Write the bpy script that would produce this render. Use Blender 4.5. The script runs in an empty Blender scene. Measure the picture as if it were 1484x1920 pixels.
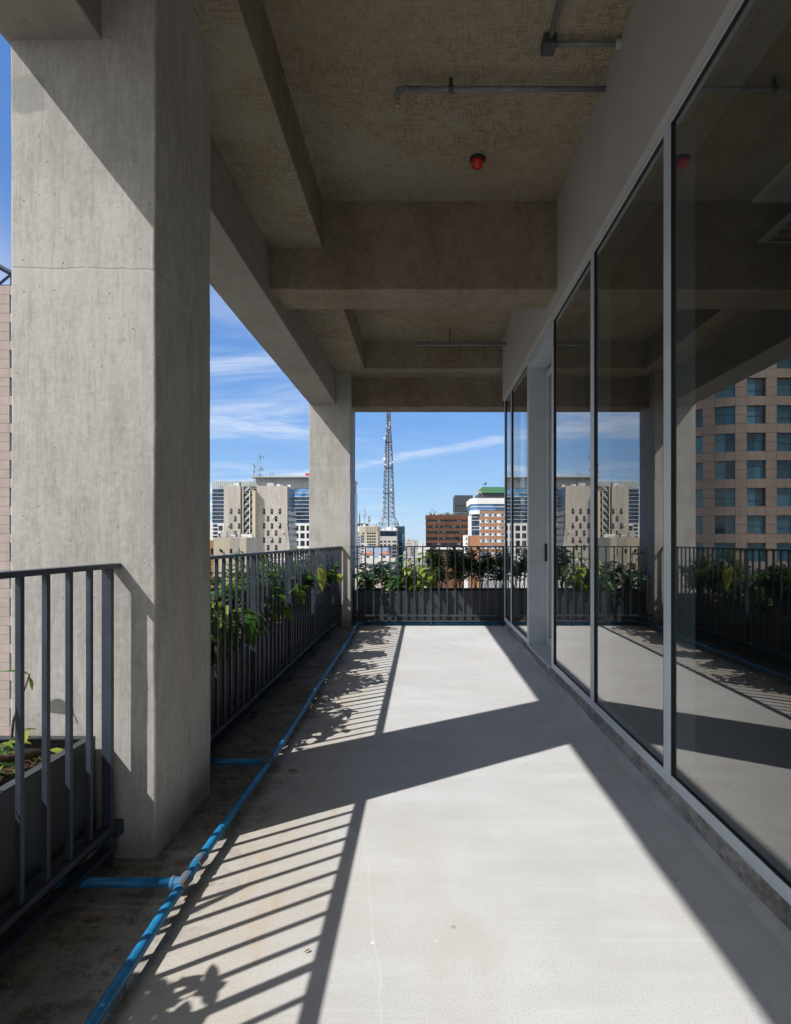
import bpy, bmesh, math, random
from mathutils import Vector, Matrix, noise
R = math.radians
S = bpy.context.scene
COL = S.collection

# ------------------------------------------------------------------ camera
FPX = 1042.0; CX, CY = 794.0, 1012.0; CAMZ = 1.2
cam = bpy.data.cameras.new("camera"); co = bpy.data.objects.new("camera", cam); COL.objects.link(co)
co.location = (0, 0, CAMZ); co.rotation_euler = (R(90), 0, 0)
cam.sensor_fit = 'AUTO'; cam.sensor_width = 36; cam.lens = 36 * FPX / 1920
cam.shift_x = -(CX - 742) / 1920; cam.shift_y = (CY - 960) / 1920
cam.clip_start = .05; cam.clip_end = 20000
S.camera = co
# ------------------------------------------------------------------ light
SUNDIR = Vector((1, .628, -1.27)).normalized()
SUN_EL = math.asin(-SUNDIR.z); SUN_AZ = math.atan2(-SUNDIR.x, -SUNDIR.y)
sl = bpy.data.lights.new("sun", 'SUN'); sl.energy = 4.05; sl.angle = R(.53); sl.color = (1, .975, .935)
so = bpy.data.objects.new("sun", sl); COL.objects.link(so)
so.rotation_euler = SUNDIR.to_track_quat('-Z', 'Y').to_euler(); so.location = (-20, -12, 30)
S.view_settings.view_transform = 'Standard'; S.view_settings.look = 'None'
S.view_settings.exposure = 0.36; S.view_settings.gamma = 1
W = bpy.data.worlds.new("World"); S.world = W; W.use_nodes = True

class NT:
    """tiny node-tree helper"""
    def __init__(s, nt): s.nt = nt
    def n(s, t, **k):
        nd = s.nt.nodes.new(t)
        for a, b in k.items():
            if a.startswith('i_'):
                key = a[2:].replace('_', ' ')
                nd.inputs[int(key) if key.isdigit() else key].default_value = b
            else: setattr(nd, a, b)
        return nd
    def l(s, a, b): s.nt.links.new(a, b)
    def math(s, op, a, b=None, c=None, clamp=False):
        nd = s.nt.nodes.new('ShaderNodeMath'); nd.operation = op; nd.use_clamp = clamp
        for i, x in enumerate((a, b, c)):
            if x is None: continue
            if isinstance(x, (int, float)): nd.inputs[i].default_value = x
            else: s.l(x, nd.inputs[i])
        return nd.outputs[0]
    def mix(s, f, a, b, blend='MIX'):
        nd = s.nt.nodes.new('ShaderNodeMix'); nd.data_type = 'RGBA'; nd.blend_type = blend
        for i, x in ((0, f), (6, a), (7, b)):
            if isinstance(x, (int, float)): nd.inputs[i].default_value = x
            elif isinstance(x, tuple): nd.inputs[i].default_value = (*x[:3], 1)
            else: s.l(x, nd.inputs[i])
        return nd.outputs[2]
    def ramp(s, f, stops):
        nd = s.nt.nodes.new('ShaderNodeValToRGB'); cr = nd.color_ramp
        while len(cr.elements) < len(stops): cr.elements.new(.5)
        for e, (p, c) in zip(cr.elements, stops):
            e.position = p; e.color = (c, c, c, 1) if isinstance(c, (int, float)) else (*c, 1)
        s.l(f, nd.inputs[0]); return nd.outputs[0]
    def smooth(s, x, a, b):
        nd = s.nt.nodes.new('ShaderNodeMapRange'); nd.interpolation_type = 'SMOOTHSTEP'
        s.l(x, nd.inputs[0]); nd.inputs[1].default_value = a; nd.inputs[2].default_value = b
        return nd.outputs[0]
    def noise(s, vec, scale, detail=4, rough=.55, dist=0):
        nd = s.nt.nodes.new('ShaderNodeTexNoise'); nd.inputs['Scale'].default_value = scale
        nd.inputs['Detail'].default_value = detail; nd.inputs['Roughness'].default_value = rough
        nd.inputs['Distortion'].default_value = dist; s.l(vec, nd.inputs['Vector']); return nd.outputs[0]
    def mapv(s, vec, scale=(1, 1, 1), loc=(0, 0, 0), rot=(0, 0, 0)):
        nd = s.nt.nodes.new('ShaderNodeMapping'); s.l(vec, nd.inputs[0])
        nd.inputs['Scale'].default_value = scale; nd.inputs['Location'].default_value = loc; nd.inputs['Rotation'].default_value = rot
        return nd.outputs[0]
    def sep(s, vec):
        nd = s.nt.nodes.new('ShaderNodeSeparateXYZ'); s.l(vec, nd.inputs[0]); return nd.outputs
    def comb(s, x, y, z):
        nd = s.nt.nodes.new('ShaderNodeCombineXYZ')
        for i, v in enumerate((x, y, z)):
            if isinstance(v, (int, float)): nd.inputs[i].default_value = v
            else: s.l(v, nd.inputs[i])
        return nd.outputs[0]

# world: physical sky with thin cirrus laid out by direction
w = NT(W.node_tree); W.node_tree.nodes.clear()
sky = w.n('ShaderNodeTexSky', sky_type='NISHITA'); sky.sun_disc = False
sky.sun_elevation = SUN_EL; sky.sun_rotation = SUN_AZ; sky.altitude = 800; sky.air_density = 1.0; sky.dust_density = .5; sky.ozone_density = 2.2
tc = w.n('ShaderNodeTexCoord'); dx, dy, dz = w.sep(tc.outputs['Generated'])
dzp = w.math('ADD', w.math('MAXIMUM', dz, 0), .16)
P = w.comb(w.math('DIVIDE', dx, dzp), w.math('DIVIDE', dy, dzp), 0)
c1 = w.noise(w.mapv(P, (.8, 2.1, 1), (3.1, 1.7, 0), (0, 0, R(-14))), 1.0, 9, .62, .9)
c2 = w.noise(w.mapv(P, (.35, .5, 1), (.4, 5.2, 0)), 1.0, 3, .5, .3)
wisp = w.math('MULTIPLY', w.smooth(c1, .40, .85), w.smooth(c2, .33, .6))
leftw = w.smooth(dx, .02, -.30)
wisp = w.math('MULTIPLY', wisp, w.math('ADD', w.math('MULTIPLY', leftw, 1.15), .10))
# one long streak low in the north
yy = w.math('MAXIMUM', dy, .15); u = w.math('DIVIDE', dx, yy); v = w.math('DIVIDE', dz, yy)
nz = w.noise(w.comb(w.math('MULTIPLY', u, 9), w.math('MULTIPLY', v, 30), 0), 1, 6, .6)
dv = w.math('SUBTRACT', v, w.math('ADD', .155, w.math('ADD', w.math('MULTIPLY', u, .17), w.math('MULTIPLY', w.math('SUBTRACT', nz, .5), .022))))
st = w.math('SUBTRACT', 1, w.smooth(w.math('ABSOLUTE', dv), .0015, .011))
st = w.math('MULTIPLY', w.math('MULTIPLY', st, w.smooth(nz, .3, .62)), w.math('MULTIPLY', w.smooth(dy, .3, .6), .42))
fill_cloud = w.math('MULTIPLY', w.smooth(w.noise(w.mapv(P, (.8, 1.1, 1), (9, 2, 0)), 1.0, 7, .6, .6), .33, .6), w.smooth(dy, .2, -.2))   # unseen broad cloud, added behind the viewpoint to lift and whiten the shade
hz = w.math('MULTIPLY', w.math('MULTIPLY', w.smooth(dx, -.50, -.60), w.smooth(dz, .52, .2)), .75)   # paler sky towards the west
cl = w.math('MINIMUM', w.math('ADD', w.math('ADD', w.math('ADD', w.math('MULTIPLY', wisp, .95), w.math('MULTIPLY', st, .75)), fill_cloud), hz), .95)
hsv = w.n('ShaderNodeHueSaturation', i_Saturation=1.12, i_Value=1.0); w.l(sky.outputs[0], hsv.inputs['Color'])
grad = w.ramp(w.math('MAXIMUM', dz, 0), [(0, (2.3, 3.4, 4.7)), (.07, (1.75, 2.95, 4.6)), (.2, (.98, 2.1, 4.35)), (.42, (.56, 1.4, 3.5)), (1, (.35, .95, 2.6))])
SKYCOL = w.mix(w.math('MULTIPLY', w.smooth(dy, -.35, .25), .85), hsv.outputs[0], grad)
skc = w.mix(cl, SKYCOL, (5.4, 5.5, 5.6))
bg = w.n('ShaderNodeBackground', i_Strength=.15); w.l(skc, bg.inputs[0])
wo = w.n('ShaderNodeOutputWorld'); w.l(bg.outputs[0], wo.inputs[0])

# ------------------------------------------------------------------ materials
def newmat(name):
    m = bpy.data.materials.new(name); m.use_nodes = True; m.node_tree.nodes.clear()
    t = NT(m.node_tree); out = t.n('ShaderNodeOutputMaterial'); b = t.n('ShaderNodeBsdfPrincipled')
    t.l(b.outputs[0], out.inputs[0]); return m, t, b, out
def bump(t, b, h, strength=.3, dist=.01):
    bp = t.n('ShaderNodeBump', i_Strength=strength, i_Distance=dist); t.l(h, bp.inputs['Height']); t.l(bp.outputs[0], b.inputs['Normal'])
def pos(t): return t.n('ShaderNodeNewGeometry').outputs['Position']
def paint(name, c, rough=.5, metal=0, var=.12, scale=6, bumpk=0, spec=.5):
    m, t, b, o = newmat(name); p = pos(t)
    n = t.noise(p, scale, 6, .6)
    lo = tuple(x * (1 - var) for x in c); hi = tuple(min(1, x * (1 + var)) for x in c)
    t.l(t.mix(t.smooth(n, .3, .7), lo, hi), b.inputs['Base Color'])
    b.inputs['Roughness'].default_value = rough; b.inputs['Metallic'].default_value = metal
    b.inputs['Specular IOR Level'].default_value = spec
    rn = t.noise(p, scale * 4, 3); t.l(t.math('ADD', t.math('MULTIPLY', rn, .16), rough - .08), b.inputs['Roughness'])
    if bumpk: bump(t, b, t.noise(p, scale * 12, 5), bumpk, .004)
    return m

def concrete(name, light, dark, stain, streak=(16, 16, 1.6), pores=True, joints=(), stainamt=.5, grid=False, patch=False, fibre=False):
    m, t, b, o = newmat(name); p = pos(t); X, Y, Z = t.sep(p)
    n1 = t.noise(p, 1.1, 5, .55); n2 = t.noise(t.mapv(p, streak), 1, 7, .68); n3 = t.noise(p, 42, 5, .7)
    f = t.math('ADD', t.math('MULTIPLY', n1, .34), t.math('ADD', t.math('MULTIPLY', n2, .38), t.math('MULTIPLY', n3, .28)))
    c = t.mix(t.smooth(f, .40, .60), dark, light)
    if grid:   # marks of the sheet formwork, in two directions
        g1 = t.noise(t.mapv(p, (9, 75, 40)), 1, 9, .78); g2 = t.noise(t.mapv(p, (85, 9, 40), (3, 1, 0)), 1, 9, .78)
        g = t.smooth(t.math('ADD', t.math('MULTIPLY', t.math('MAXIMUM', g1, g2), .76), t.math('MULTIPLY', t.noise(p, 85, 4, .7), .24)), .48, .61)
        big = t.smooth(t.noise(p, .9, 4, .6), .34, .62)
        c = t.mix(t.math('MULTIPLY', g, t.math('ADD', t.math('MULTIPLY', big, .6), .25)), c, stain)
        pt = t.smooth(t.noise(t.mapv(p, (1, 2.2, 1), (7, 2, 0)), 1.6, 3, .5), .56, .64)
        c = t.mix(t.math('MULTIPLY', pt, .35), c, light)
    else:
        sn = t.smooth(t.noise(t.mapv(p, (2.2, 2.2, .8), (4, 8, 1)), 1.3, 6, .7), .48, .72)
        c = t.mix(t.math('MULTIPLY', sn, stainamt), c, stain)
    h = t.math('ADD', t.math('MULTIPLY', n3, .5), t.math('MULTIPLY', n2, .6))
    if pores:
        for sc, th, cut in ((34, .11, .80), (70, .13, .72)):
            vo = t.n('ShaderNodeTexVoronoi', i_Scale=sc); t.l(p, vo.inputs['Vector'])
            r, _, _ = t.sep(vo.outputs['Color'])
            pit = t.math('MULTIPLY', t.math('LESS_THAN', vo.outputs['Distance'], th), t.math('GREATER_THAN', r, cut))
            c = t.mix(t.math('MULTIPLY', pit, .62), c, (.05, .045, .04)); h = t.math('SUBTRACT', h, t.math('MULTIPLY', pit, .8))
    if fibre:   # fine upright grain of the shuttering and a pale pour band at railing height
        fb = t.noise(t.mapv(p, (95, 95, 7)), 1, 5, .75); c = t.mix(t.math('MULTIPLY', t.smooth(fb, .50, .68), .42), c, tuple(x * .72 for x in dark)); c = t.mix(t.math('MULTIPLY', t.smooth(fb, .48, .34), .35), c, tuple(min(1, x * 1.13) for x in light))
        bd = t.math('MULTIPLY', t.math('SUBTRACT', 1, t.smooth(t.math('ABSOLUTE', t.math('SUBTRACT', t.math('ADD', Z, t.math('MULTIPLY', t.noise(p, 4, 3), .05)), 1.17)), .005, .035)), t.smooth(t.noise(p, 2.2, 3), .4, .6)); c = t.mix(t.math('MULTIPLY', bd, .5), c, tuple(min(1, x * 1.12) for x in light))
        bs = t.math('MULTIPLY', t.smooth(t.math('ADD', Z, t.math('MULTIPLY', t.noise(p, 5, 5), .3)), .42, .12), .55); c = t.mix(bs, c, (.24, .20, .155))   # splashed dirt at the foot
    if patch:   # a rough grey repair near the head of the close column, and faint horizontal board marks
        px_ = t.math('ADD', X, t.math('MULTIPLY', t.math('SUBTRACT', t.noise(p, 9, 5), .5), .10)); pz_ = t.math('ADD', Z, t.math('MULTIPLY', t.math('SUBTRACT', t.noise(t.mapv(p, (1, 1, 1), (5, 5, 5)), 9, 5), .5), .08))
        pm = t.math('MULTIPLY', t.math('MULTIPLY', t.smooth(t.math('ABSOLUTE', t.math('ADD', px_, 1.49)), .075, .045), t.smooth(t.math('ABSOLUTE', t.math('SUBTRACT', pz_, 2.88)), .075, .05)), t.math('LESS_THAN', Y, 3))
        c = t.mix(t.math('MULTIPLY', pm, .75), c, (.27, .27, .255))
        hb = t.noise(t.mapv(p, (3, 3, 34)), 1, 5, .7); c = t.mix(t.math('MULTIPLY', t.smooth(hb, .55, .75), .3), c, dark)
    wob = t.math('MULTIPLY', t.math('SUBTRACT', t.noise(t.mapv(p, (7, 7, 2)), 1, 4), .5), .035)
    for zj, dk in joints:
        d = t.math('ABSOLUTE', t.math('SUBTRACT', t.math('ADD', Z, wob), zj))
        ln = t.math('SUBTRACT', 1, t.smooth(d, .001, .005)); ln = t.math('MULTIPLY', ln, t.smooth(t.noise(p, 9, 3), .24, .42))
        c = t.mix(t.math('MULTIPLY', ln, .38), c, dk); h = t.math('SUBTRACT', h, t.math('MULTIPLY', ln, .35))
        band = t.math('MULTIPLY', t.math('SUBTRACT', 1, t.smooth(t.math('ABSOLUTE', t.math('SUBTRACT', Z, zj - .03)), .01, .06)), .22)
        c = t.mix(band, c, tuple(min(1, x * 1.12) for x in light))
    t.l(c, b.inputs['Base Color']); b.inputs['Roughness'].default_value = .88; b.inputs['Specular IOR Level'].default_value = .25
    bump(t, b, h, .45, .006); return m

M = {}
M['column'] = concrete('column_concrete', (.515, .497, .468), (.375, .356, .328), (.41, .345, .25), streak=(11, 11, 3.5), patch=True, joints=((2.22, (.2, .18, .16)),), fibre=True, stainamt=.4)
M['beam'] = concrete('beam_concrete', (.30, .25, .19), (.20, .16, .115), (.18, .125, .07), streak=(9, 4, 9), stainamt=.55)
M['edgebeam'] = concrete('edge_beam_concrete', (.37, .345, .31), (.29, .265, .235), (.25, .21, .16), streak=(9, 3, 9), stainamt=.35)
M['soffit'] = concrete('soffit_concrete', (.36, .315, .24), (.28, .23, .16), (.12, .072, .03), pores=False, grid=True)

# terrace floor
# floor
m, t, b, o = newmat('floor_concrete'); p = pos(t); X, Y, Z = t.sep(p)
n1 = t.noise(p, .9, 5, .6); n2 = t.noise(t.mapv(p, (1.2, 5, 1)), 1.2, 5, .6); n3 = t.noise(p, 150, 4, .8)
c = t.mix(t.smooth(t.math('ADD', t.math('MULTIPLY', n1, .6), t.math('MULTIPLY', n2, .4)), .38, .62), (.51, .505, .50), (.59, .59, .587))
c = t.mix(t.smooth(t.noise(t.mapv(p, (1.5, 1, 1), (5, 3, 0)), 1.1, 5, .6), .5, .75), c, (.52, .50, .47))
edge = t.math('ADD', X, t.math('MULTIPLY', t.math('SUBTRACT', t.noise(p, 1.7, 5, .6), .5), .55))
warm = t.math('SUBTRACT', 1, t.smooth(edge, -.62, -.12)); c = t.mix(t.math('MULTIPLY', warm, .62), c, (.47, .41, .325))
dirt = t.math('SUBTRACT', 1, t.smooth(edge, -.98, -.66)); c = t.mix(t.math('MULTIPLY', dirt, .8), c, (.17, .138, .10))
dn = t.noise(p, 11, 7, .75); dz_ = t.math('SUBTRACT', 1, t.smooth(edge, -.95, -.55)); c = t.mix(t.math('MULTIPLY', t.math('MULTIPLY', t.smooth(dn, .46, .60), dz_), .75), c, (.085, .066, .045))
c = t.mix(t.math('MULTIPLY', t.math('MULTIPLY', t.smooth(t.noise(p, 55, 3, .7), .60, .66), dz_), .8), c, (.05, .04, .03))
rust = t.math('MULTIPLY', t.math('MULTIPLY', t.smooth(t.noise(t.mapv(p, (5, 1.6, 1)), 2.2, 5, .6), .52, .74), t.math('SUBTRACT', 1, t.smooth(t.math('ABSOLUTE', t.math('ADD', edge, .52)), .08, .25))), .6)
c = t.mix(rust, c, (.48, .33, .18))
spots = t.n('ShaderNodeTexVoronoi', i_Scale=9.0); t.l(p, spots.inputs['Vector']); r, g_, _ = t.sep(spots.outputs['Color'])
c = t.mix(t.math('MULTIPLY', t.math('MULTIPLY', t.math('LESS_THAN', spots.outputs['Distance'], .075), t.math('GREATER_THAN', r, .8)), .55), c, (.30, .22, .15))
c = t.mix(t.math('MULTIPLY', t.math('MULTIPLY', t.math('LESS_THAN', spots.outputs['Distance'], .06), t.math('GREATER_THAN', g_, .86)), .7), c, (.85, .84, .82))
spk = t.math('SUBTRACT', 1, t.smooth(n3, .33, .47)); c = t.mix(t.math('MULTIPLY', spk, .62), c, (.33, .32, .305))
sm = t.smooth(t.noise(t.mapv(p, (2.5, 1.1, 1), (2, 9, 0), (0, 0, R(25))), 1.5, 7, .68), .5, .72); c = t.mix(t.math('MULTIPLY', sm, .35), c, (.47, .455, .43))
tw = t.smooth(t.noise(t.mapv(p, (1.2, 16, 1), (0, 0, 0), (0, 0, R(-10))), 1.2, 6, .65), .54, .74); c = t.mix(t.math('MULTIPLY', tw, .3), c, (.70, .695, .685))
c = t.mix(t.math('MULTIPLY', t.smooth(n3, .56, .68), .42), c, (.72, .71, .69))
# pale hairline joint
jl = t.math('ABSOLUTE', t.math('SUBTRACT', X, t.math('ADD', .13, t.math('ADD', t.math('MULTIPLY', Y, -.166), t.math('MULTIPLY', t.math('SUBTRACT', t.noise(p, 6, 4), .5), .05)))))
jm = t.math('MULTIPLY', t.math('SUBTRACT', 1, t.smooth(jl, .001, .0045)), t.math('MULTIPLY', t.math('LESS_THAN', Y, 2.4), .22))
c = t.mix(jm, c, (.74, .73, .71))
t.l(c, b.inputs['Base Color']); b.inputs['Roughness'].default_value = .9; b.inputs['Specular IOR Level'].default_value = .2
bump(t, b, t.math('ADD', n3, t.math('MULTIPLY', t.noise(p, 30, 3), .2)), .3, .004); M['floor'] = m

M['kerb'] = concrete('kerb_concrete', (.33, .325, .32), (.105, .105, .105), (.18, .155, .13), streak=(26, 10, 26), stainamt=.7)
M['mortar'] = paint('mortar', (.43, .425, .42), .9, var=.14, scale=5, bumpk=.15)
M['plaster'] = paint('grey_plaster', (.44, .425, .405), .8, var=.05, scale=2.5, bumpk=.08)
M['steel'] = paint('charcoal_steel', (.042, .052, .072), .42, var=.2, scale=9, spec=.45)
M['planter'] = paint('planter_charcoal', (.044, .048, .056), .55, var=.3, scale=5, bumpk=.1)
M['alu'] = paint('grey_aluminium', (.47, .52, .56), .42, .0, var=.07, scale=3, spec=.4)
M['gasket'] = paint('black_gasket', (.012, .012, .013), .6)
M['blue'] = paint('blue_pvc', (.018, .205, .43), .38, var=.3, scale=11)
M['dirtypvc'] = paint('dirty_brown_pvc', (.20, .15, .125), .75, var=.45, scale=30, bumpk=.3)
m, t, b, o = newmat('grimy_pvc'); p = pos(t); t.l(t.mix(t.smooth(t.noise(p, 26, 5, .7), .42, .56), (.03, .17, .32), (.19, .14, .115)), b.inputs['Base Color']); b.inputs['Roughness'].default_value = .75; bump(t, b, t.noise(p, 90, 4), .3, .003); M['dirtypvc'] = m
M['conduit'] = paint('grey_conduit', (.20, .205, .215), .45, .1, var=.18, scale=12)
M['darkbox'] = paint('dark_conduit_box', (.05, .05, .052), .45)
M['brass'] = paint('brass', (.55, .42, .2), .3, .8)
M['redplastic'] = paint('red_plastic', (.52, .028, .015), .25, var=.15, scale=20)
M['blackplastic'] = paint('black_plastic', (.02, .02, .02), .5)
M['soil'] = paint('potting_soil', (.075, .042, .024), .95, var=.6, scale=40, bumpk=1)
M['stem'] = paint('green_stem', (.10, .12, .04), .6, var=.4, scale=30)
M['wood'] = paint('bark', (.12, .085, .055), .85, var=.4, scale=30)
M['roomwall'] = paint('room_wall', (.22, .21, .2), .9)
M['roomfloor'] = paint('room_floor', (.16, .15, .14), .8)
M['whiteunit'] = paint('white_enamel', (.75, .75, .73), .5)
M['roof'] = paint('roof_screed', (.30, .29, .28), .9, var=.25, scale=.3)

def leafmat(name, cols, trans=.38, rough=.38):
    m, t, b, o = newmat(name); g = t.n('ShaderNodeNewGeometry')
    c = t.ramp(g.outputs['Random Per Island'], [(i / (len(cols) - 1), x) for i, x in enumerate(cols)])
    c = t.mix(t.math('MULTIPLY', t.smooth(t.noise(g.outputs['Position'], 28, 4), .4, .75), .35), c, tuple(x * .6 for x in cols[0]))
    t.l(c, b.inputs['Base Color']); b.inputs['Roughness'].default_value = rough; b.inputs['Specular IOR Level'].default_value = .4
    tr = t.n('ShaderNodeBsdfTranslucent'); t.l(t.mix(.25, c, (.5, .6, .04)), tr.inputs[0])
    mx = t.n('ShaderNodeMixShader', i_0=trans); t.l(b.outputs[0], mx.inputs[1]); t.l(tr.outputs[0], mx.inputs[2]); t.l(mx.outputs[0], o.inputs[0])
    return m
M['leaf_dark'] = leafmat('dark_green_leaf', [(.026, .075, .018), (.045, .12, .026), (.085, .18, .04)], .34, .3)
M['leaf_mid'] = leafmat('mid_green_leaf', [(.03, .10, .018), (.06, .16, .025), (.11, .23, .035)], .42)
M['leaf_lime'] = leafmat('lime_leaf', [(.16, .27, .03), (.30, .40, .05), (.46, .48, .09)], .45)
M['leaf_yellow'] = leafmat('yellow_leaf', [(.44, .48, .10), (.55, .56, .18), (.50, .45, .10)], .4)
M['leaf_dead'] = leafmat('dead_leaf', [(.16, .085, .04), (.26, .15, .07), (.10, .06, .035)], .1, .8)

# reflective tinted glazing: share of mirror reflection rises towards grazing view (Fresnel-like coating)
def glassmat(name, r0, p, tint, refl=(.93, .97, 1.0)):
    m, t, b, o = newmat(name); m.node_tree.nodes.remove(b)
    g = t.n('ShaderNodeNewGeometry'); dt = t.n('ShaderNodeVectorMath', operation='DOT_PRODUCT')
    t.l(g.outputs['Incoming'], dt.inputs[0]); t.l(g.outputs['True Normal'], dt.inputs[1])
    c = t.math('ABSOLUTE', dt.outputs['Value'])
    f = t.math('ADD', r0, t.math('MULTIPLY', 1 - r0, t.math('POWER', t.math('SUBTRACT', 1, c), p)))
    f = t.math('MULTIPLY', f, t.math('SUBTRACT', 1, g.outputs['Backfacing']))
    tr = t.n('ShaderNodeBsdfTransparent'); tr.inputs[0].default_value = (*tint, 1)
    gl = t.n('ShaderNodeBsdfGlossy', i_Roughness=0.0); gl.inputs[0].default_value = (*refl, 1)
    wv = t.noise(t.mapv(g.outputs['Position'], (1, .8, .5)), 1.3, 2)
    bp = t.n('ShaderNodeBump', i_Strength=.02, i_Distance=.02); t.l(wv, bp.inputs['Height']); t.l(bp.outputs[0], gl.inputs['Normal'])
    mx = t.n('ShaderNodeMixShader'); t.l(f, mx.inputs[0]); t.l(tr.outputs[0], mx.inputs[1]); t.l(gl.outputs[0], mx.inputs[2]); t.l(mx.outputs[0], o.inputs[0])
    return m
M['glass'] = glassmat('tinted_reflective_glass', .10, 2.35, (.70, .75, .75), (.97, .95, .92))

# ------------------------------------------------------------------ mesh helpers
class MB:
    def __init__(s): s.v = []; s.f = []; s.mi = []
    def add(s, vs, fs, mi=0):
        k = len(s.v); s.v += [tuple(x) for x in vs]
        for f in fs: s.f.append(tuple(i + k for i in f)); s.mi.append(mi)
    def box(s, lo, hi, mi=0):
        x0, y0, z0 = lo; x1, y1, z1 = hi
        s.add([(x0, y0, z0), (x1, y0, z0), (x1, y1, z0), (x0, y1, z0), (x0, y0, z1), (x1, y0, z1), (x1, y1, z1), (x0, y1, z1)],
              [(0, 3, 2, 1), (4, 5, 6, 7), (0, 1, 5, 4), (1, 2, 6, 5), (2, 3, 7, 6), (3, 0, 4, 7)], mi); return s
    def prism(s, poly, z0, z1, mi=0):
        n = len(poly)
        s.add([(x, y, z0) for x, y in poly] + [(x, y, z1) for x, y in poly],
              [tuple(range(n - 1, -1, -1)), tuple(range(n, 2 * n))] + [(i, (i + 1) % n, n + (i + 1) % n, n + i) for i in range(n)], mi); return s
    def tube(s, pts, r, n=10, mi=0, cap=True):
        pts = [Vector(p) for p in pts]; rs = r if isinstance(r, (list, tuple)) else [r] * len(pts)
        rings = []; up = None
        for i, p in enumerate(pts):
            d = (pts[min(i + 1, len(pts) - 1)] - pts[max(i - 1, 0)]).normalized()
            if up is None:
                up = Vector((0, 0, 1)) if abs(d.z) < .9 else Vector((1, 0, 0))
            a = d.cross(up).normalized(); c = a.cross(d).normalized(); up = c
            rings.append([p + (a * math.cos(2 * math.pi * k / n) + c * math.sin(2 * math.pi * k / n)) * rs[i] for k in range(n)])
        vs = [q for rg in rings for q in rg]; fs = []
        for i in range(len(pts) - 1):
            for k in range(n):
                fs.append((i * n + k, (i + 1) * n + k, (i + 1) * n + (k + 1) % n, i * n + (k + 1) % n))
        if cap: fs += [tuple(range(n)), tuple(range(len(vs) - 1, len(vs) - n - 1, -1))]
        s.add(vs, fs, mi); return s
    def bar(s, a, b, w=.1, mi=0):     # thin square bar between two points
        return s.tube([a, b], w * .7, 4, mi, True)
    def lathe(s, prof, c, n=20, mi=0):
        c = Vector(c); vs = []; fs = []
        for r, z in prof:
            for k in range(n): vs.append(c + Vector((r * math.cos(2 * math.pi * k / n), r * math.sin(2 * math.pi * k / n), z)))
        for i in range(len(prof) - 1):
            for k in range(n): fs.append((i * n + k, i * n + (k + 1) % n, (i + 1) * n + (k + 1) % n, (i + 1) * n + k))
        fs += [tuple(range(n - 1, -1, -1)), tuple(range(len(vs) - n, len(vs)))]
        s.add(vs, fs, mi); return s
    def build(s, name, mats, parent=None, smooth=False, bevel=0, fixn=False):
        me = bpy.data.meshes.new(name); me.from_pydata(s.v, [], s.f)
        for m in (mats if isinstance(mats, (list, tuple)) else [mats]): me.materials.append(m)
        me.polygons.foreach_set('material_index', s.mi)
        if bevel or fixn:
            bm = bmesh.new(); bm.from_mesh(me)
            if fixn: bmesh.ops.recalc_face_normals(bm, faces=bm.faces)
            if bevel: bmesh.ops.bevel(bm, geom=[e for e in bm.edges], offset=bevel, segments=2, affect='EDGES', profile=.5)
            bm.to_mesh(me); bm.free()
        if smooth: me.polygons.foreach_set('use_smooth', [True] * len(me.polygons))
        me.update(); o = bpy.data.objects.new(name, me); COL.objects.link(o)
        if parent is not None:
            o.parent = parent; q = parent; off = Vector((0, 0, 0))
            while q is not None: off += q.location; q = q.parent
            o.location = -off
        return o
def tag(o, label=None, cat=None, group=None, kind=None):
    for k, v in (('label', label), ('category', cat), ('group', group), ('kind', kind)):
        if v: o[k] = v
    return o
def thing(name, label, cat, loc=(0, 0, 0), group=None):
    o = bpy.data.objects.new(name, None); o.empty_display_size = .1; COL.objects.link(o); o.location = loc
    return tag(o, label, cat, group)
def box(lo, hi): return MB().box(lo, hi)
def struct(name, mb, mat, **k): return tag(mb.build(name, mat, **k), kind='structure')

# ------------------------------------------------------------------ terrace
XC0, XC1 = -1.553, -1.008          # column faces
GX, FX, KX, PX = 1.098, 1.085, 1.10, 1.055   # glass, frame, kerb, plaster planes
YN = -4.0                           # how far the terrace runs behind the camera
struct('terrace_floor', box((-2.05, YN, -.35), (KX + .2, 8.6, 0)), M['floor'])
cmb = MB().box((-1.57, YN, 3.875), (9, 8.24, 4.5)); struct('ceiling', cmb, M['soffit'])

def rough_box(name, lo, hi, mat, seed, amp=.0025, step=.09, bev=.007):
    """a cast block: gridded, edges worn unevenly"""
    bm = bmesh.new(); bmesh.ops.create_cube(bm, size=1)
    for v in bm.verts: v.co = Vector([lo[i] + (v.co[i] + .5) * (hi[i] - lo[i]) for i in range(3)])
    bmesh.ops.bevel(bm, geom=list(bm.edges), offset=bev, segments=2, affect='EDGES', profile=.5)
    for ax in range(3):
        n = max(1, int((hi[ax] - lo[ax]) / step))
        for k in range(1, n):
            pc = [0, 0, 0]; pc[ax] = lo[ax] + (hi[ax] - lo[ax]) * k / n; pn = [0, 0, 0]; pn[ax] = 1
            bmesh.ops.bisect_plane(bm, geom=list(bm.verts) + list(bm.edges) + list(bm.faces), plane_co=pc, plane_no=pn)
    c = [(lo[i] + hi[i]) / 2 for i in range(3)]
    for v in bm.verts:
        e = sum(1 for i in range(3) if abs(abs(v.co[i] - c[i]) - (hi[i] - lo[i]) / 2) < bev * 1.01)
        k = amp if e >= 2 else amp * .35
        v.co += Vector(noise.noise_vector(v.co * 5 + Vector((seed, 0, 0)))) * k * 1.4
    me = bpy.data.meshes.new(name); bm.to_mesh(me); bm.free(); me.materials.append(mat)
    o = bpy.data.objects.new(name, me); COL.objects.link(o); return o
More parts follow.
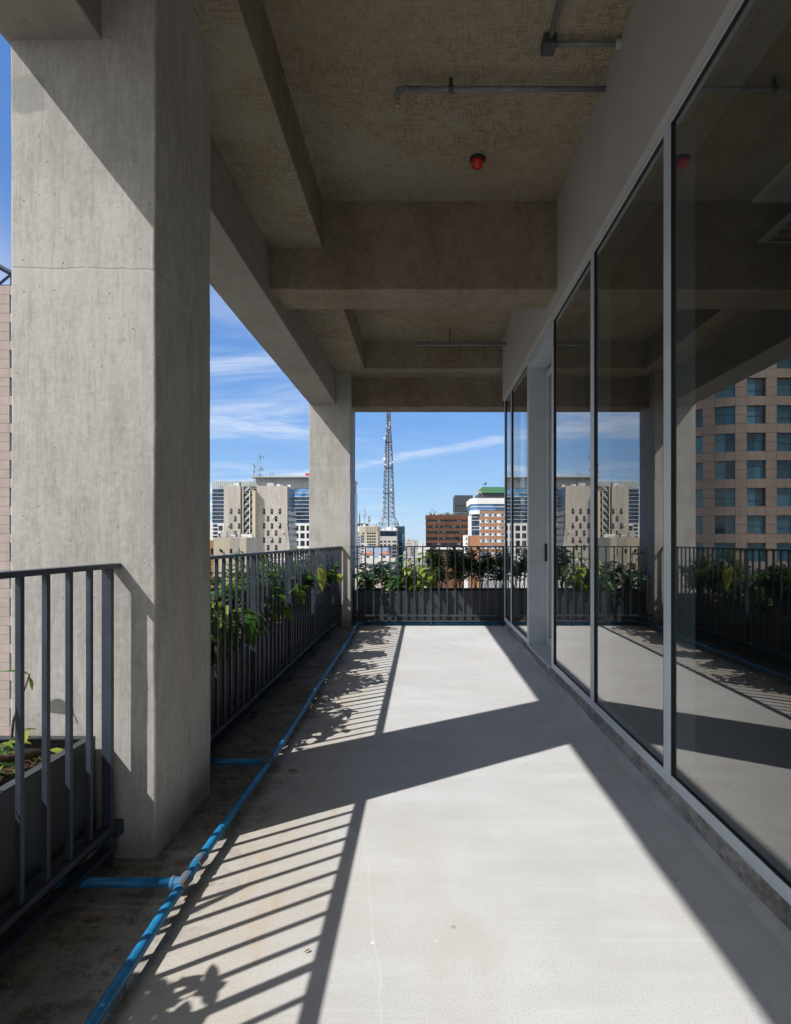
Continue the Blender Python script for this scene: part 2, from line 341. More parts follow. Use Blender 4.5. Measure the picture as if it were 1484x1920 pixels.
tag(rough_box('concrete_column', (XC0, 2.09, -.004), (XC1, 2.635, 3.62), M['column'], 1), 'massive bare concrete column close to the camera, crossed by a diagonal shadow at its top', 'column')
tag(rough_box('concrete_column', (XC0 - .03, 7.70, -.004), (XC1, 8.235, 3.62), M['column'], 5), 'far bare concrete column at the corner where the two railings meet', 'column')
tag(rough_box('concrete_column', (XC0, -3.45, -.004), (XC1, -2.9, 3.62), M['column'], 9), 'bare concrete column behind the viewpoint at the near end of the terrace', 'column')
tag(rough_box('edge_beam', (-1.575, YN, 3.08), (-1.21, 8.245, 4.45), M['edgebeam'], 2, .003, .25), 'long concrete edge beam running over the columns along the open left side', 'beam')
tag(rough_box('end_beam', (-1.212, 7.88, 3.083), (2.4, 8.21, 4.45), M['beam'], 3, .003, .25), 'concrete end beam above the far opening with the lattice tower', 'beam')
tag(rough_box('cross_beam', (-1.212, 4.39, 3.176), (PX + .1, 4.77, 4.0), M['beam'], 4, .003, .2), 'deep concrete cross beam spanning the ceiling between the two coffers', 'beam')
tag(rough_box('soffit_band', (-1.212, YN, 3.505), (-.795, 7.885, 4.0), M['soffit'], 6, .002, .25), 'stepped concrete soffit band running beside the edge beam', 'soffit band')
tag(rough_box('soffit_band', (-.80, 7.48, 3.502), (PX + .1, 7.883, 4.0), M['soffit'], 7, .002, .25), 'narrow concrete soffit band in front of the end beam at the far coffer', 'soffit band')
tag(box((PX, YN, 3.05), (PX + .25, 7.40, 3.90)).build('plaster_fascia', M['plaster'], bevel=.004), 'smooth grey plastered fascia wall above the tall glass panes', 'fascia')

# kerb under the glazing, with a smeared mortar fillet
kb = thing('concrete_kerb', 'rough grey concrete kerb with smeared mortar along the foot of the glass wall', 'kerb', (KX, 2, 0))
KH = .112
def rough_kerb():
    mb = MB(); ys = [YN + .06 * i for i in range(int((7.44 - YN) / .06) + 1)]; vs = []; fs = []
    prof = [(0, -.003), (.0, .03), (0, .07), (.004, KH - .012), (.014, KH), (.3, KH)]
    for y in ys:
        for j, (a, z) in enumerate(prof):
            k = noise.noise(Vector((y * 4, z * 30, 1))) * .006 + noise.noise(Vector((y * 13, z * 60, 4))) * .004
            vs.append((KX + a + (k if j < 5 else 0), y, z + (noise.noise(Vector((y * 9, 5, 5))) * .004 if j == 4 else 0)))
    n = len(prof)
    for i in range(len(ys) - 1):
        for j in range(n - 1): fs.append((i * n + j, i * n + j + 1, (i + 1) * n + j + 1, (i + 1) * n + j))
    fs.append(tuple(range((len(ys) - 1) * n, len(ys) * n))); mb.add(vs, fs); return mb
rough_kerb().build('kerb_block', M['kerb'], kb, fixn=True)
mb = MB(); vs = []; fs = []; ys = [YN + .04 * i for i in range(int((7.40 - YN) / .04) + 1)]
for y in ys:
    w_ = .040 + .028 * noise.noise(Vector((y * 1.3, 0, 0)))
    w_ = max(.008, w_); h_ = max(.01, .026 + .026 * noise.noise(Vector((y * 1.1, 7, 0))))
    vs += [(KX - w_, y, .0005), (KX - w_ * .45, y, h_ * .35), (KX - .004, y, h_), (KX + .02, y, h_)]
for i in range(len(ys) - 1):
    for j in range(3): fs.append((i * 4 + j, i * 4 + j + 1, i * 4 + j + 5, i * 4 + j + 4))
mb.add(vs, fs); mb.build('mortar_fillet', M['mortar'], kb, smooth=True)

# ------------------------------------------------------------------ glass wall
gw = thing('glass_wall', 'tall wall of tinted reflective glass in grey aluminium frames on the right', 'glass wall', (FX, 2, KH))
PITCH = 1.097; MUL = [2.475 + PITCH * k for k in range(-5, 5)]   # mullion centres
DOOR0, DOOR1 = MUL[7], MUL[8]                                     # door bay 4.67..5.77
ZB, ZT = .166, 3.03
for k, y in enumerate(MUL):
    d1 = .17 if k in (7, 8) else .11
    box((FX, y - .036, KH + .004), (FX + d1, y + .036, 3.049)).build('mullion', M['alu'], gw, bevel=.002)
ends = [YN] + MUL + [7.40]
for a, b_ in zip(ends[:-1], ends[1:]):
    if a == DOOR0: continue
    A, B = a + .037, b_ - .037
    box((FX + .002, A, KH + .004), (FX + .075, B, ZB)).build('bottom_rail', M['alu'], gw, bevel=.002)
    box((FX + .002, A, ZT), (FX + .075, B, 3.048)).build('top_rail', M['alu'], gw, bevel=.002)
    g = MB().box((FX + .0015, A, ZB), (GX + .004, A + .004, ZT)).box((FX + .0015, B - .004, ZB), (GX + .004, B, ZT))
    g.box((FX + .004, A + .004, ZB + .0005), (GX + .004, B - .004, ZB + .003)).box((FX + .004, A + .004, ZT - .004), (GX + .004, B - .004, ZT - .0005))
    g.build('gasket', M['gasket'], gw)
    box((GX, A + .002, ZB + .001), (GX + .01, B - .002, ZT - .001)).build('glass_pane', M['glass'], gw)
box((FX + .001, 7.364, KH + .004), (FX + .10, 7.44, 3.05)).build('corner_post', M['alu'], gw, bevel=.002)
# recessed door bay
A, B = DOOR0 + .037, DOOR1 - .037
box((FX - .012, A, KH + .001), (1.40, B, KH + .012)).build('door_sill', M['alu'], gw)
box((FX + .17, A - .03, KH + .013), (1.36, A, 3.02)).build('reveal_panel', M['alu'], gw)
box((FX + .171, B, KH + .013), (1.36, B + .03, 3.02)).build('reveal_panel', M['alu'], gw)
box((FX + .001, A, 2.97), (1.36, B, 3.04)).build('head_panel', M['alu'], gw)
dr = MB().box((1.27, A, KH + .013), (1.33, A + .06, 2.93)).box((1.27, B - .06, KH + .013), (1.33, B, 2.93)).box((1.27, A + .06, 2.86), (1.33, B - .06, 2.93)).box((1.27, A + .06, KH + .013), (1.33, B - .06, KH + .09))
dr = dr.build('door_frame', M['alu'], gw, bevel=.002)
box((1.29, A + .061, KH + .091), (1.30, B - .061, 2.859)).build('door_glass', M['glass'], dr)
box((1.245, B - .045, .98), (1.269, B - .02, 1.16)).build('door_handle', M['blackplastic'], dr, bevel=.004)

# room behind the glass
rm = MB().box((1.42, YN, .02), (9, 7.44, .1)); struct('room_floor', rm, M['roomfloor'])
struct('room_ceiling', box((1.31, YN, 3.06), (9, 7.44, 3.3)), M['roomwall'])
struct('room_wall', MB().box((8.9, YN + .1, .101), (9.1, 7.34, 3.059)).box((1.37, 7.345, .101), (9.1, 7.5, 3.059)).box((1.37, YN - .1, .101), (9.1, YN + .099, 3.059)), M['roomwall'])
for (x0, y0, lab, nsl) in ((1.80, 2.20, 'white ceiling cassette air unit seen dimly through the nearest pane', 1), (2.08, 2.95, 'slatted white air grille seen dimly through the nearest pane, deeper in the room', 6)):
    ac = thing('ceiling_unit', lab, 'air unit', (x0, y0, 3.0))
    s_ = .84 if nsl == 1 else .5
    box((x0, y0, 3.04), (x0 + s_, y0 + s_, 3.058)).build('cover', M['whiteunit'], ac, bevel=.004)
    if nsl == 1:
        MB().lathe([(.02, 0), (.2, .0), (.22, -.012), (.24, 0)], (x0 + s_ / 2, y0 + s_ / 2, 3.039), 28).build('vent_ring', M['darkbox'], ac, fixn=True)
    else:
        q = MB()
        for i in range(nsl): q.box((x0 + .04, y0 + .04 + i * .075, 3.026), (x0 + s_ - .04, y0 + .08 + i * .075, 3.039))
        q.build('grille', M['conduit'], ac)

# ------------------------------------------------------------------ railings
_bal = {}
def railing(label, axis, fixed, a, b_, posts, phase, loc, pitch=.111, footat=()):
    """axis 'y': runs along Y at x=fixed.  axis 'x': runs along X at y=fixed."""
    r = thing('railing', label, 'railing', loc)
    def bx(name, u0, u1, wd, z0, z1, off=0):
        lo, hi = ((fixed - wd / 2 + off, u0, z0), (fixed + wd / 2 + off, u1, z1)) if axis == 'y' else ((u0, fixed - wd / 2 + off, z0), (u1, fixed + wd / 2 + off, z1))
        return box(lo, hi).build(name, M['steel'], r, bevel=.0015)
    bx('handrail', a, b_, .042, 1.094, 1.112)
    bx('bottom_rail', a + .02, b_ - .04, .038, .135, .156)
    bx('lower_rail', a + .02, b_ - .04, .042, .058, .078)
    for q in posts:
        if axis == 'y': box((fixed - .018, q - .009, .0), (fixed + .018, q + .009, 1.0935)).build('post', M['steel'], r, bevel=.001)
        else: box((q - .0095, fixed - .018, .0), (q + .0095, fixed + .018, 1.0935)).build('post', M['steel'], r, bevel=.001)
    u = phase; k = 0; first = None
    while u < b_ - .03:
        if u > a + .03 and all(abs(u - q) > .05 for q in posts):
            if first is None:
                lo, hi = ((fixed - .0085, u - .008, .1565), (fixed + .0085, u + .008, 1.0935)) if axis == 'y' else ((u - .0085, fixed - .008, .1565), (u + .0085, fixed + .008, 1.0935))
                first = box(lo, hi).build('baluster', M['steel'], r, bevel=.0012); u0 = u
            else:
                o = first.copy(); COL.objects.link(o); o.parent = r
                o.location = first.location + (Vector((0, u - u0, 0)) if axis == 'y' else Vector((u - u0, 0, 0)))
        u += pitch
    return r
RX = -1.155
rl = railing('near dark steel railing in front of the close column, cut off by the left edge', 'y', RX, -1.4, 2.088, [2.035, 1.035 - .0, .035, -.965], 2.035 - .111 * 30, (RX, 1.5, 0))
box((RX - .03, 2.05, .10), (RX + .03, 2.089, .15)).build('wall_bracket', M['steel'], rl)
rl = railing('long dark steel railing between the two columns with leaves poking through it', 'y', RX + .012, 2.64, 7.695, [2.74, 3.74, 4.74, 5.74, 6.74, 7.66], 2.74, (RX, 5, 0), pitch=.1111)
YE = 7.735
rl = railing('short dark steel railing closing the far end of the terrace', 'x', YE, -1.006, 1.30, [-.917, .105, 1.115], -.917 , (0, YE, 0), pitch=.1136)

# ------------------------------------------------------------------ planters
def planter(label, lo, hi, th=.012, zb=.055, zt=.467):
    o = thing('planter_box', label, 'planter', (lo[0], lo[1], zb)); x0, y0 = lo; x1, y1 = hi
    mb = MB().box((x0, y0, zb), (x1, y0 + th, zt)).box((x0, y1 - th, zb), (x1, y1, zt)).box((x0, y0 + th, zb), (x0 + th, y1 - th, zt)).box((x1 - th, y0 + th, zb), (x1, y1 - th, zt)).box((x0 + th, y0 + th, zb), (x1 - th, y1 - th, zb + th))
    mb.build('trough', M['planter'], o)
    # folded rim
    w_ = .03; z0, z1 = zt + .001, zt + .006
    MB().box((x0, y0, z0), (x1, y0 + w_, z1)).box((x0, y1 - w_, z0), (x1, y1, z1)).box((x0, y0 + w_, z0), (x0 + w_, y1 - w_, z1)).box((x1 - w_, y0 + w_, z0), (x1, y1 - w_, z1)).build('rim', M['planter'], o)
    ft = []
    n = max(2, int(max(x1 - x0, y1 - y0) / .9))
    for i in range(n + 1):
        f = .04 + .92 * i / n
        if y1 - y0 > x1 - x0: c = (x0 + .04, y0 + (y1 - y0) * f); d = (x1 - .04, c[1])
        else: c = (x0 + (x1 - x0) * f, y0 + .04); d = (c[0], y1 - .04)
        for q in (c, d): box((q[0] - .025, q[1] - .025, 0), (q[0] + .025, q[1] + .025, zb - .001)).build('foot', M['planter'], o)
    nx, ny = max(2, int((x1 - x0) / .05)), max(2, int((y1 - y0) / .05)); vs = []; fs = []
    for i in range(nx + 1):
        for j in range(ny + 1):
            x = x0 + th + (x1 - x0 - 2 * th) * i / nx; y = y0 + th + (y1 - y0 - 2 * th) * j / ny
            vs.append((x, y, zt - .05 + .03 * noise.noise(Vector((x * 5, y * 5, 0))) + .015 * noise.noise(Vector((x * 22, y * 22, 0)))))
    for i in range(nx):
        for j in range(ny): a = i * (ny + 1) + j; fs.append((a, a + ny + 1, a + ny + 2, a + 1))
    s_ = MB(); s_.add(vs, fs); so_ = s_.build('soil', M['soil'], o, smooth=True)
    return o
planter('near charcoal planter trough behind the close railing, with bark soil and low leaves', (-1.66, -1.3), (-1.215, 2.06))
planter('long charcoal planter trough behind the railing between the columns', (-1.66, 2.70), (-1.215, 7.62))
planter('charcoal planter trough behind the end railing, under the dark shrubs', (-.985, 7.90), (1.9, 8.38))

# ------------------------------------------------------------------ plants
def leaf(mb, p, d, L, Wd, droop=.6, fold=.25, n=5, mi=0, tip=1.0):
    p = Vector(p); d = Vector(d).normalized(); side = d.cross(Vector((0, 0, 1)))
    if side.length < .05: side = Vector((1, 0, 0))
    side.normalize(); vs = []; q = p.copy(); dd = d.copy()
    for i in range(n + 1):
        s = i / n; wv = Wd * .5 * (math.sin(math.pi * min(1, s ** .75 * .97 + .03)) ** .8) if i < n else 0
        up = side.cross(dd).normalized(); up = up if up.z > 0 else up
        vs += [q - side * wv + up * wv * fold, q.copy(), q + side * wv + up * wv * fold]
        dd = (dd + Vector((0, 0, -droop / n))).normalized(); q = q + dd * (L / n)
    fs = []
    for i in range(n):
        a = i * 3
        fs += [(a, a + 1, a + 4, a + 3), (a + 1, a + 2, a + 5, a + 4)]
    mb.add(vs, fs, mi)
def split_leaf(mb, p, d, L, Wd, droop=.8, mi=0, lobes=5):
    """monstera blade: heart-shaped with deep side cuts"""
    p = Vector(p); d = Vector(d).normalized(); side = d.cross(Vector((0, 0, 1)))
    if side.length < .05: side = Vector((1, 0, 0))
    side.normalize(); q = p.copy(); dd = d.copy(); spine = []; n = lobes * 3
    for i in range(n + 1):
        spine.append((q.copy(), dd.copy())); dd = (dd + Vector((0, 0, -droop / n))).normalized(); q = q + dd * (L / n)
    k = len(mb.v); vs = []; fs = []
    for sgn in (-1, 1):
        for i in range(lobes):
            a0, a1 = spine[i * 3], spine[min(n, i * 3 + 3)]; s = (i + .5) / lobes
            wl = Wd * .5 * (math.sin(math.pi * (s * .82 + .16)) ** .7); f = (.15 + .55 * s)
            up0 = side.cross(a0[1]).normalized()
            o0 = a0[0] + side * sgn * wl * .6 + a0[1] * L * .10 * f - up0 * wl * .05
            o1 = a1[0] + side * sgn * wl * .6 + a1[1] * L * .04 * f - up0 * wl * .05
            t0 = a0[0] + side * sgn * wl + a0[1] * L * .22 * f - up0 * wl * .28
            t1 = a1[0] + side * sgn * wl * .97 + a1[1] * L * .06 * f - up0 * wl * .28
            b = len(vs); vs += [a0[0], a1[0], o1 * .82 + o0 * .18, o0, t1 * .65 + t0 * .35, t0 * .8 + t1 * .2]
            fs += [(b, b + 1, b + 2, b + 3), (b + 3, b + 2, b + 4, b + 5)]
    mb.add(vs, fs, mi)
def plant(kind, label, x, y, h, seed, spread=.3, z0=.42, group=None, mats=None, nst=None, lean=(0, 0)):
    rg = random.Random(seed); names = {'shrub': ('leafy_shrub', 'shrub'), 'monstera': ('split_leaf_plant', 'plant'), 'broad': ('broad_leaf_plant', 'plant'), 'strap': ('strap_leaf_plant', 'plant'), 'low': ('low_leafy_plant', 'plant'), 'vine': ('climbing_plant', 'plant')}
    o = thing(names[kind][0], label, names[kind][1], (x, y, z0), group); fo = MB(); st = MB(); H = h - z0; b = Vector((x, y, z0))
    def rd(el): a = rg.uniform(0, 2 * math.pi); return Vector((math.cos(a) * math.cos(el), math.sin(a) * math.cos(el), math.sin(el)))
    if kind == 'shrub':
        ns = nst or 10
        for i in range(ns):
            a = rg.uniform(0, 6.283); rr = spread * rg.uniform(.15, 1); hh = H * rg.uniform(.55, 1)
            top = b + Vector((math.cos(a) * rr + lean[0], math.sin(a) * rr * .75 + lean[1], hh)); p0 = b + Vector((math.cos(a) * .05, math.sin(a) * .05, -.02))
            mid = p0.lerp(top, .45) + Vector((rg.uniform(-.05, .05), rg.uniform(-.05, .05), .04)); st.tube([p0, mid, top], [.007, .005, .003], 5)
            ends = [(mid, top)]
            for k in range(4):
                q = mid.lerp(top, rg.uniform(-.35, .7)); e = q + rd(rg.uniform(.0, .9)) * rg.uniform(.08, .2); st.tube([q, e], [.003, .002], 4); ends.append((q, e))
            for (q0, q1) in ends:
                for k in range(int(14 * rg.uniform(.8, 1.3))):
                    q = q0.lerp(q1, rg.uniform(.0, 1.03)); d = rd(rg.uniform(-.25, .9))
                    leaf(fo, q + d * .015, d, rg.uniform(.055, .10), rg.uniform(.036, .058), rg.uniform(.2, 1.0), rg.uniform(.1, .4), 4)
    elif kind in ('monstera', 'broad'):
        for i in range(int((nst or 9) * 1.5)):
            a = rg.uniform(0, 6.283); el = rg.uniform(.7, 1.45); ln = H * rg.uniform(.35, .98)
            d = Vector((math.cos(a) * math.cos(el) * .7 + lean[0], math.sin(a) * math.cos(el) + lean[1], math.sin(el)))
            top = b + d * ln; mid = b.lerp(top, .5) + Vector((0, 0, .03)); st.tube([b + Vector((0, 0, -.02)), mid, top], [.008, .006, .004], 5)
            d2 = Vector((d.x, d.y, .1)).normalized() + Vector((rg.uniform(-.5, .5), rg.uniform(-.5, .5), rg.uniform(-.4, .25)))
            sc = rg.uniform(.65, 1.1)
            if kind == 'monstera': split_leaf(fo, top, d2, .25 * sc * spread / .3, .21 * sc * spread / .3, rg.uniform(.9, 1.8), lobes=rg.choice((4, 5, 6)))
            else: 
                for jj in range(3): leaf(fo, top + Vector((rg.uniform(-.05, .05), rg.uniform(-.06, .06), rg.uniform(-.1, .02))), d2 + Vector((rg.uniform(-.7, .7), rg.uniform(-.7, .7), rg.uniform(-.3, .5))), .135 * sc * spread / .3, .062 * sc * spread / .3, rg.uniform(.8, 2.2), rg.uniform(.15, .4), 7)
        for i in range(170):
            a = rg.uniform(0, 6.283); rr = spread * .8 * math.sqrt(rg.random()); q = b + Vector((math.cos(a) * rr * .7, math.sin(a) * rr, H * (.02 + .62 * rg.random() ** 1.2)))
            leaf(fo, q, rd(rg.uniform(-.5, .8)), rg.uniform(.06, .11), rg.uniform(.03, .05), rg.uniform(.5, 1.6), .25, 5)
    elif kind == 'strap':
        for i in range(nst or 11):
            a = rg.uniform(0, 6.283); el = rg.uniform(.7, 1.35)
            d = Vector((math.cos(a) * math.cos(el) + lean[0], math.sin(a) * math.cos(el) + lean[1], math.sin(el)))
            leaf(fo, b + Vector((rg.uniform(-.03, .03), rg.uniform(-.03, .03), -.02)), d, H * rg.uniform(.7, 1.25), .035 * rg.uniform(.8, 1.4), rg.uniform(.8, 2.2), .3, 9)
        st.tube([b + Vector((0, 0, -.03)), b + Vector((0, 0, .04))], [.02, .012], 6)
    elif kind == 'low':
        for i in range(nst or 22):
            a = rg.uniform(0, 6.283); d = Vector((math.cos(a), math.sin(a), rg.uniform(.1, 1.1))); q = b + Vector((rg.uniform(-.1, .1), rg.uniform(-.14, .14), rg.uniform(0, .05)))
            top = q + d.normalized() * H * rg.uniform(.4, 1); st.tube([q + Vector((0, 0, -.03)), top], [.004, .003], 4)
            leaf(fo, top, d + Vector((0, 0, -.2)), rg.uniform(.05, .10), rg.uniform(.018, .034), rg.uniform(.5, 1.4), .25, 5)
    elif kind == 'vine':
        top = b + Vector((lean[0], lean[1], H)); pts = []
        for i in range(9):
            s = i / 8; pts.append(b.lerp(top, s) + Vector((.02 * math.sin(s * 9 + seed), .03 * math.cos(s * 7 + seed), 0)))
        st.tube(pts, [.006 - .0004 * i for i in range(9)], 5)
        for i in range(nst or 20):
            q = pts[rg.randint(1, 8)] + Vector((rg.uniform(-.02, .02), rg.uniform(-.03, .03), rg.uniform(-.03, .03))); leaf(fo, q, rd(rg.uniform(-.4, .8)), rg.uniform(.05, .09), rg.uniform(.03, .05), .8, .2, 4)
    m0 = mats or {'shrub': 'leaf_dark', 'monstera': 'leaf_mid', 'broad': 'leaf_mid', 'strap': 'leaf_mid', 'low': 'leaf_mid', 'vine': 'leaf_dark'}[kind]
    fo.build('foliage', M[m0], o, smooth=True); st.build('stem', M['wood' if kind == 'shrub' else 'stem'], o, smooth=True)
    return o
# end planter, from the column to the glass wall
E = 'the end planter'
plant('monstera', 'split-leaf plant with arching dark leaves in %s, beside the far column' % E, -.80, 8.13, 1.02, 11, .30, mats='leaf_dark', nst=11)
plant('monstera', 'split-leaf plant with pale shiny leaves in %s, second from the column' % E, -.47, 8.15, .93, 12, .30, nst=12)
plant('broad', 'low broad-leaved plant in %s, left of the yellowing one' % E, -.22, 8.12, .90, 13, .28, nst=13)
plant('broad', 'yellow-green broad-leaved plant in %s' % E, -.06, 8.10, 1.06, 14, .36, mats='leaf_lime', nst=18)
plant('shrub', 'small-leaved shrub in %s, just right of the yellow-green plant' % E, .20, 8.15, 1.10, 15, .24, mats='leaf_mid', nst=8)
plant('shrub', 'tall dense dark shrub in %s, in front of the timber-clad building' % E, .50, 8.16, 1.16, 16, .27, nst=12)
plant('shrub', 'broad dark shrub in %s, below the orange annex' % E, .82, 8.14, 1.10, 17, .25, nst=9)
plant('shrub', 'loose dark shrub with bare lower stems in %s, last before the glass wall' % E, 1.12, 8.15, 1.15, 18, .22, nst=8)
plant('shrub', 'dark shrub in %s, mostly hidden behind the glass wall corner' % E, 1.5, 8.16, 1.12, 19, .24, nst=9)
# long planter between the columns
Lp = 'the long left planter'
lst = [('broad', 2.98, 1.0, 'leaf_mid', 14, .3, 'large-leaved green plant in %s, right behind the close column'),
       ('shrub', 3.22, 1.05, 'leaf_lime', 14, .3, 'pale green shrub in %s, near the close column'),
       ('broad', 3.46, 1.02, 'leaf_lime', 12, .32, 'plant with big lime leaves in %s, seen between the first balusters'),
       ('monstera', 3.78, 1.0, 'leaf_mid', 11, .36, 'split-leaf plant in %s at the first full post'),
       ('shrub', 4.12, 1.10, 'leaf_mid', 13, .28, 'bushy green shrub in %s, just left of the middle post'),
       ('broad', 4.45, 1.14, 'leaf_mid', 12, .3, 'plant whose single round leaf tops the handrail in %s'),
       ('shrub', 4.9, 1.02, 'leaf_dark', 15, .3, 'dark shrub in %s, behind the drooping cluster of narrow leaves'),
       ('broad', 6.30, 1.20, 'leaf_mid', 16, .34, 'tall plant with pale leaves rising above the handrail in %s'),
       ('shrub', 5.4, 1.02, 'leaf_dark', 16, .3, 'dark shrub in %s, left of the big yellow leaf'),
       ('monstera', 5.98, .98, 'leaf_dark', 12, .36, 'dark split-leaf plant in %s, below the big yellow leaf'),
       ('shrub', 6.58, 1.03, 'leaf_dark', 14, .3, 'dark shrub in %s, second from the far column'),
       ('vine', 6.85, 1.06, 'leaf_dark', 40, .3, 'climbing plant with small leaves twined up the railing in %s'),
       ('shrub', 7.15, 1.02, 'leaf_dark', 14, .3, 'dark shrub in %s, next to the far column')]
for i, (k, y, h, mt, n, sp, lab) in enumerate(lst):
    plant(k, lab % Lp, -1.40 + .04 * ((i % 3) - 1), y, h, 40 + i, sp, mats=mt, nst=n, lean=(.10 if k == 'vine' else .03, 0))
# leaves that poke through the bars
def poking(label, y, z, seed, n, L, Wd, mat, kind='leaf', spread=1.0):
    rg = random.Random(seed); o = thing('poking_branch', label, 'branch', (-1.38, y, .42)); f = MB(); s_ = MB()
    tip = Vector((RX + .03, y + .035, z)); s_.tube([(-1.38, y, .40), (-1.30, y + .02, z * .7), tip], [.007, .006, .004], 6)
    for i in range(n):
        d = Vector((rg.uniform(.1, .5) * spread, rg.uniform(-.8, .8) * spread, rg.uniform(-1.4, .1)))
        leaf(f, tip + Vector((rg.uniform(-.01, .02), rg.uniform(-.02, .02), rg.uniform(-.03, .03))), d, L * rg.uniform(.7, 1.15), Wd * rg.uniform(.7, 1.2), rg.uniform(.8, 1.7), .2, 7)
    f.build('foliage', M[mat], o, smooth=True); s_.build('stem', M['stem'], o, smooth=True)
poking('drooping cluster of long dark green leaves hanging out through the long railing', 3.5, .74, 3, 17, .22, .045, 'leaf_dark')
poking('small tuft of pointed dark leaves sticking out through the middle of the long railing', 4.92, .80, 4, 9, .14, .04, 'leaf_dark')
poking('big yellow leaf hanging out through the far part of the long railing', 5.98, .87, 8, 4, .20, .13, 'leaf_yellow', spread=.6)
poking('single pale leaf catching sun at the foot of the long railing leaves', 4.42, .66, 6, 2, .14, .08, 'leaf_mid')
poking('yellow leaf tip beside the far column, poking through the last bars', 7.35, .76, 7, 2, .16, .10, 'leaf_lime')
# near planter
plant('low', 'clump of yellow-green leaves in the near planter, at its end by the column', -1.44, 1.84, .54, 61, .2, mats='leaf_lime', nst=36)
plant('low', 'clump of glossy green leaves in the near planter, at the left edge of view', -1.44, 1.60, .56, 62, .2, mats='leaf_mid', nst=70)
o = thing('stem_plant', 'thin bent stem with one long leaf standing in the near planter', 'plant', (-1.47, 2.0, .43))
f = MB(); leaf(f, (-1.43, 2.02, .71), (-.9, -.1, .35), .12, .03, .5, .2, 6); leaf(f, (-1.43, 2.02, .70), (.3, -.1, -1), .05, .015, .3, .2, 4); f.build('foliage', M['leaf_mid'], o, smooth=True)
MB().tube([(-1.49, 2.0, .40), (-1.475, 2.0, .55), (-1.43, 2.02, .712)], [.005, .0045, .003], 6).build('stem', M['wood'], o, smooth=True)
plant('strap', 'tall strap-leaved plant in the near planter, beside the viewpoint', -1.42, .40, 1.15, 64, .3, nst=10)
plant('shrub', 'narrow bushy plant in the near planter, outside the left edge of view', -1.46, 1.0, 1.0, 65, .15, nst=3, mats='leaf_mid')
plant('strap', 'arching strap-leaved plant in the near planter, behind the viewpoint', -1.40, -.15, 1.1, 66, .3, nst=12)
plant('strap', 'wispy thin-leaved plant in the near planter, just left of the frame by the low clumps', -1.46, 1.24, .92, 71, .3, nst=7)
plant('strap', 'wispy thin-leaved plant in the near planter, next to the narrow bushy plant', -1.46, .72, 1.02, 72, .3, nst=9)
plant('low', 'clump of small green leaves in the near planter, level with the viewpoint', -1.38, 1.15, .72, 67, .2, nst=22)
tag(MB().tube([(-1.55, 1.62, .455), (-1.43, 1.74, .485), (-1.33, 1.93, .46)], [.016, .02, .013], 8).build('branch_log', M['wood'], smooth=True), 'short brown piece of branch lying on the soil of the near planter', 'branch')

# ------------------------------------------------------------------ pipes on the floor
bp_ = thing('water_pipe', 'blue plastic water pipe running along the floor and round the far corner', 'pipe', (-.8, 3, 0))
path = [(-.795, -1.5), (-.792, .6), (-.792, 1.355), (-.807, 1.87), (-.803, 2.4), (-.798, 3.0), (-.812, 3.7), (-.832, 4.5), (-.846, 5.4), (-.86, 6.4), (-.882, 7.0), (-.905, 7.5), (-.91, 7.68)]
pts = []
for i in range(len(path) - 1):
    for k in range(4):
        f = k / 4; pts.append((path[i][0] + (path[i + 1][0] - path[i][0]) * f, path[i][1] + (path[i + 1][1] - path[i][1]) * f, .046 + .003 * math.sin(i * 1.9 + k)))
pts += [(-.91, 7.71, .04), (-.905, 7.755, .032), (-.885, 7.785, .026), (-.84, 7.792, .022)]
MB().tube(pts, .0168, 14).build('main_pipe', M['blue'], bp_, smooth=True)
MB().tube([(-.84, 7.792, .022), (.1, 7.795, .021), (1.35, 7.792, .022)], .0168, 12).build('end_pipe', M['blue'], bp_, smooth=True)
for y, x1 in ((1.87, -1.5), (2.886, -1.45)):
    xm = -.807 if y < 2 else -.80
    MB().tube([(xm - .03, y, .046), (x1, y, .05)], .0155, 12).build('branch_pipe', M['blue'], bp_, smooth=True)
def coupling(y, x, tee):
    c = MB().tube([(x + .001, y - .034, .046), (x, y - .028, .046), (x, y + .028, .046), (x, y + .034, .046)], [.0175, .0195, .0195, .0175], 14)
    for yy_ in (-.03, .03): c.tube([(x, y + yy_ - .006, .046), (x, y + yy_ + .006, .046)], .0212, 14)
    if tee: c.tube([(x, y, .046), (x - .036, y, .046)], .0182, 14); c.tube([(x - .03, y, .046), (x - .041, y, .046)], .0205, 14)
    c.build('tee_fitting' if tee else 'coupling', M['dirtypvc'], bp_, smooth=False)
coupling(1.87, -.807, True); coupling(2.0, -.806, False); coupling(2.886, -.80, True)
for y in (.4, 1.45, 2.3, 3.4, 4.6, 5.6, 6.8):
    x = next(a[0] + (b_[0] - a[0]) * (y - a[1]) / (b_[1] - a[1]) for a, b_ in zip(path[:-1], path[1:]) if a[1] <= y <= b_[1])
    box((x - .013, y - .014, 0), (x + .013, y + .014, .030)).build('pipe_saddle', M['kerb'], bp_)

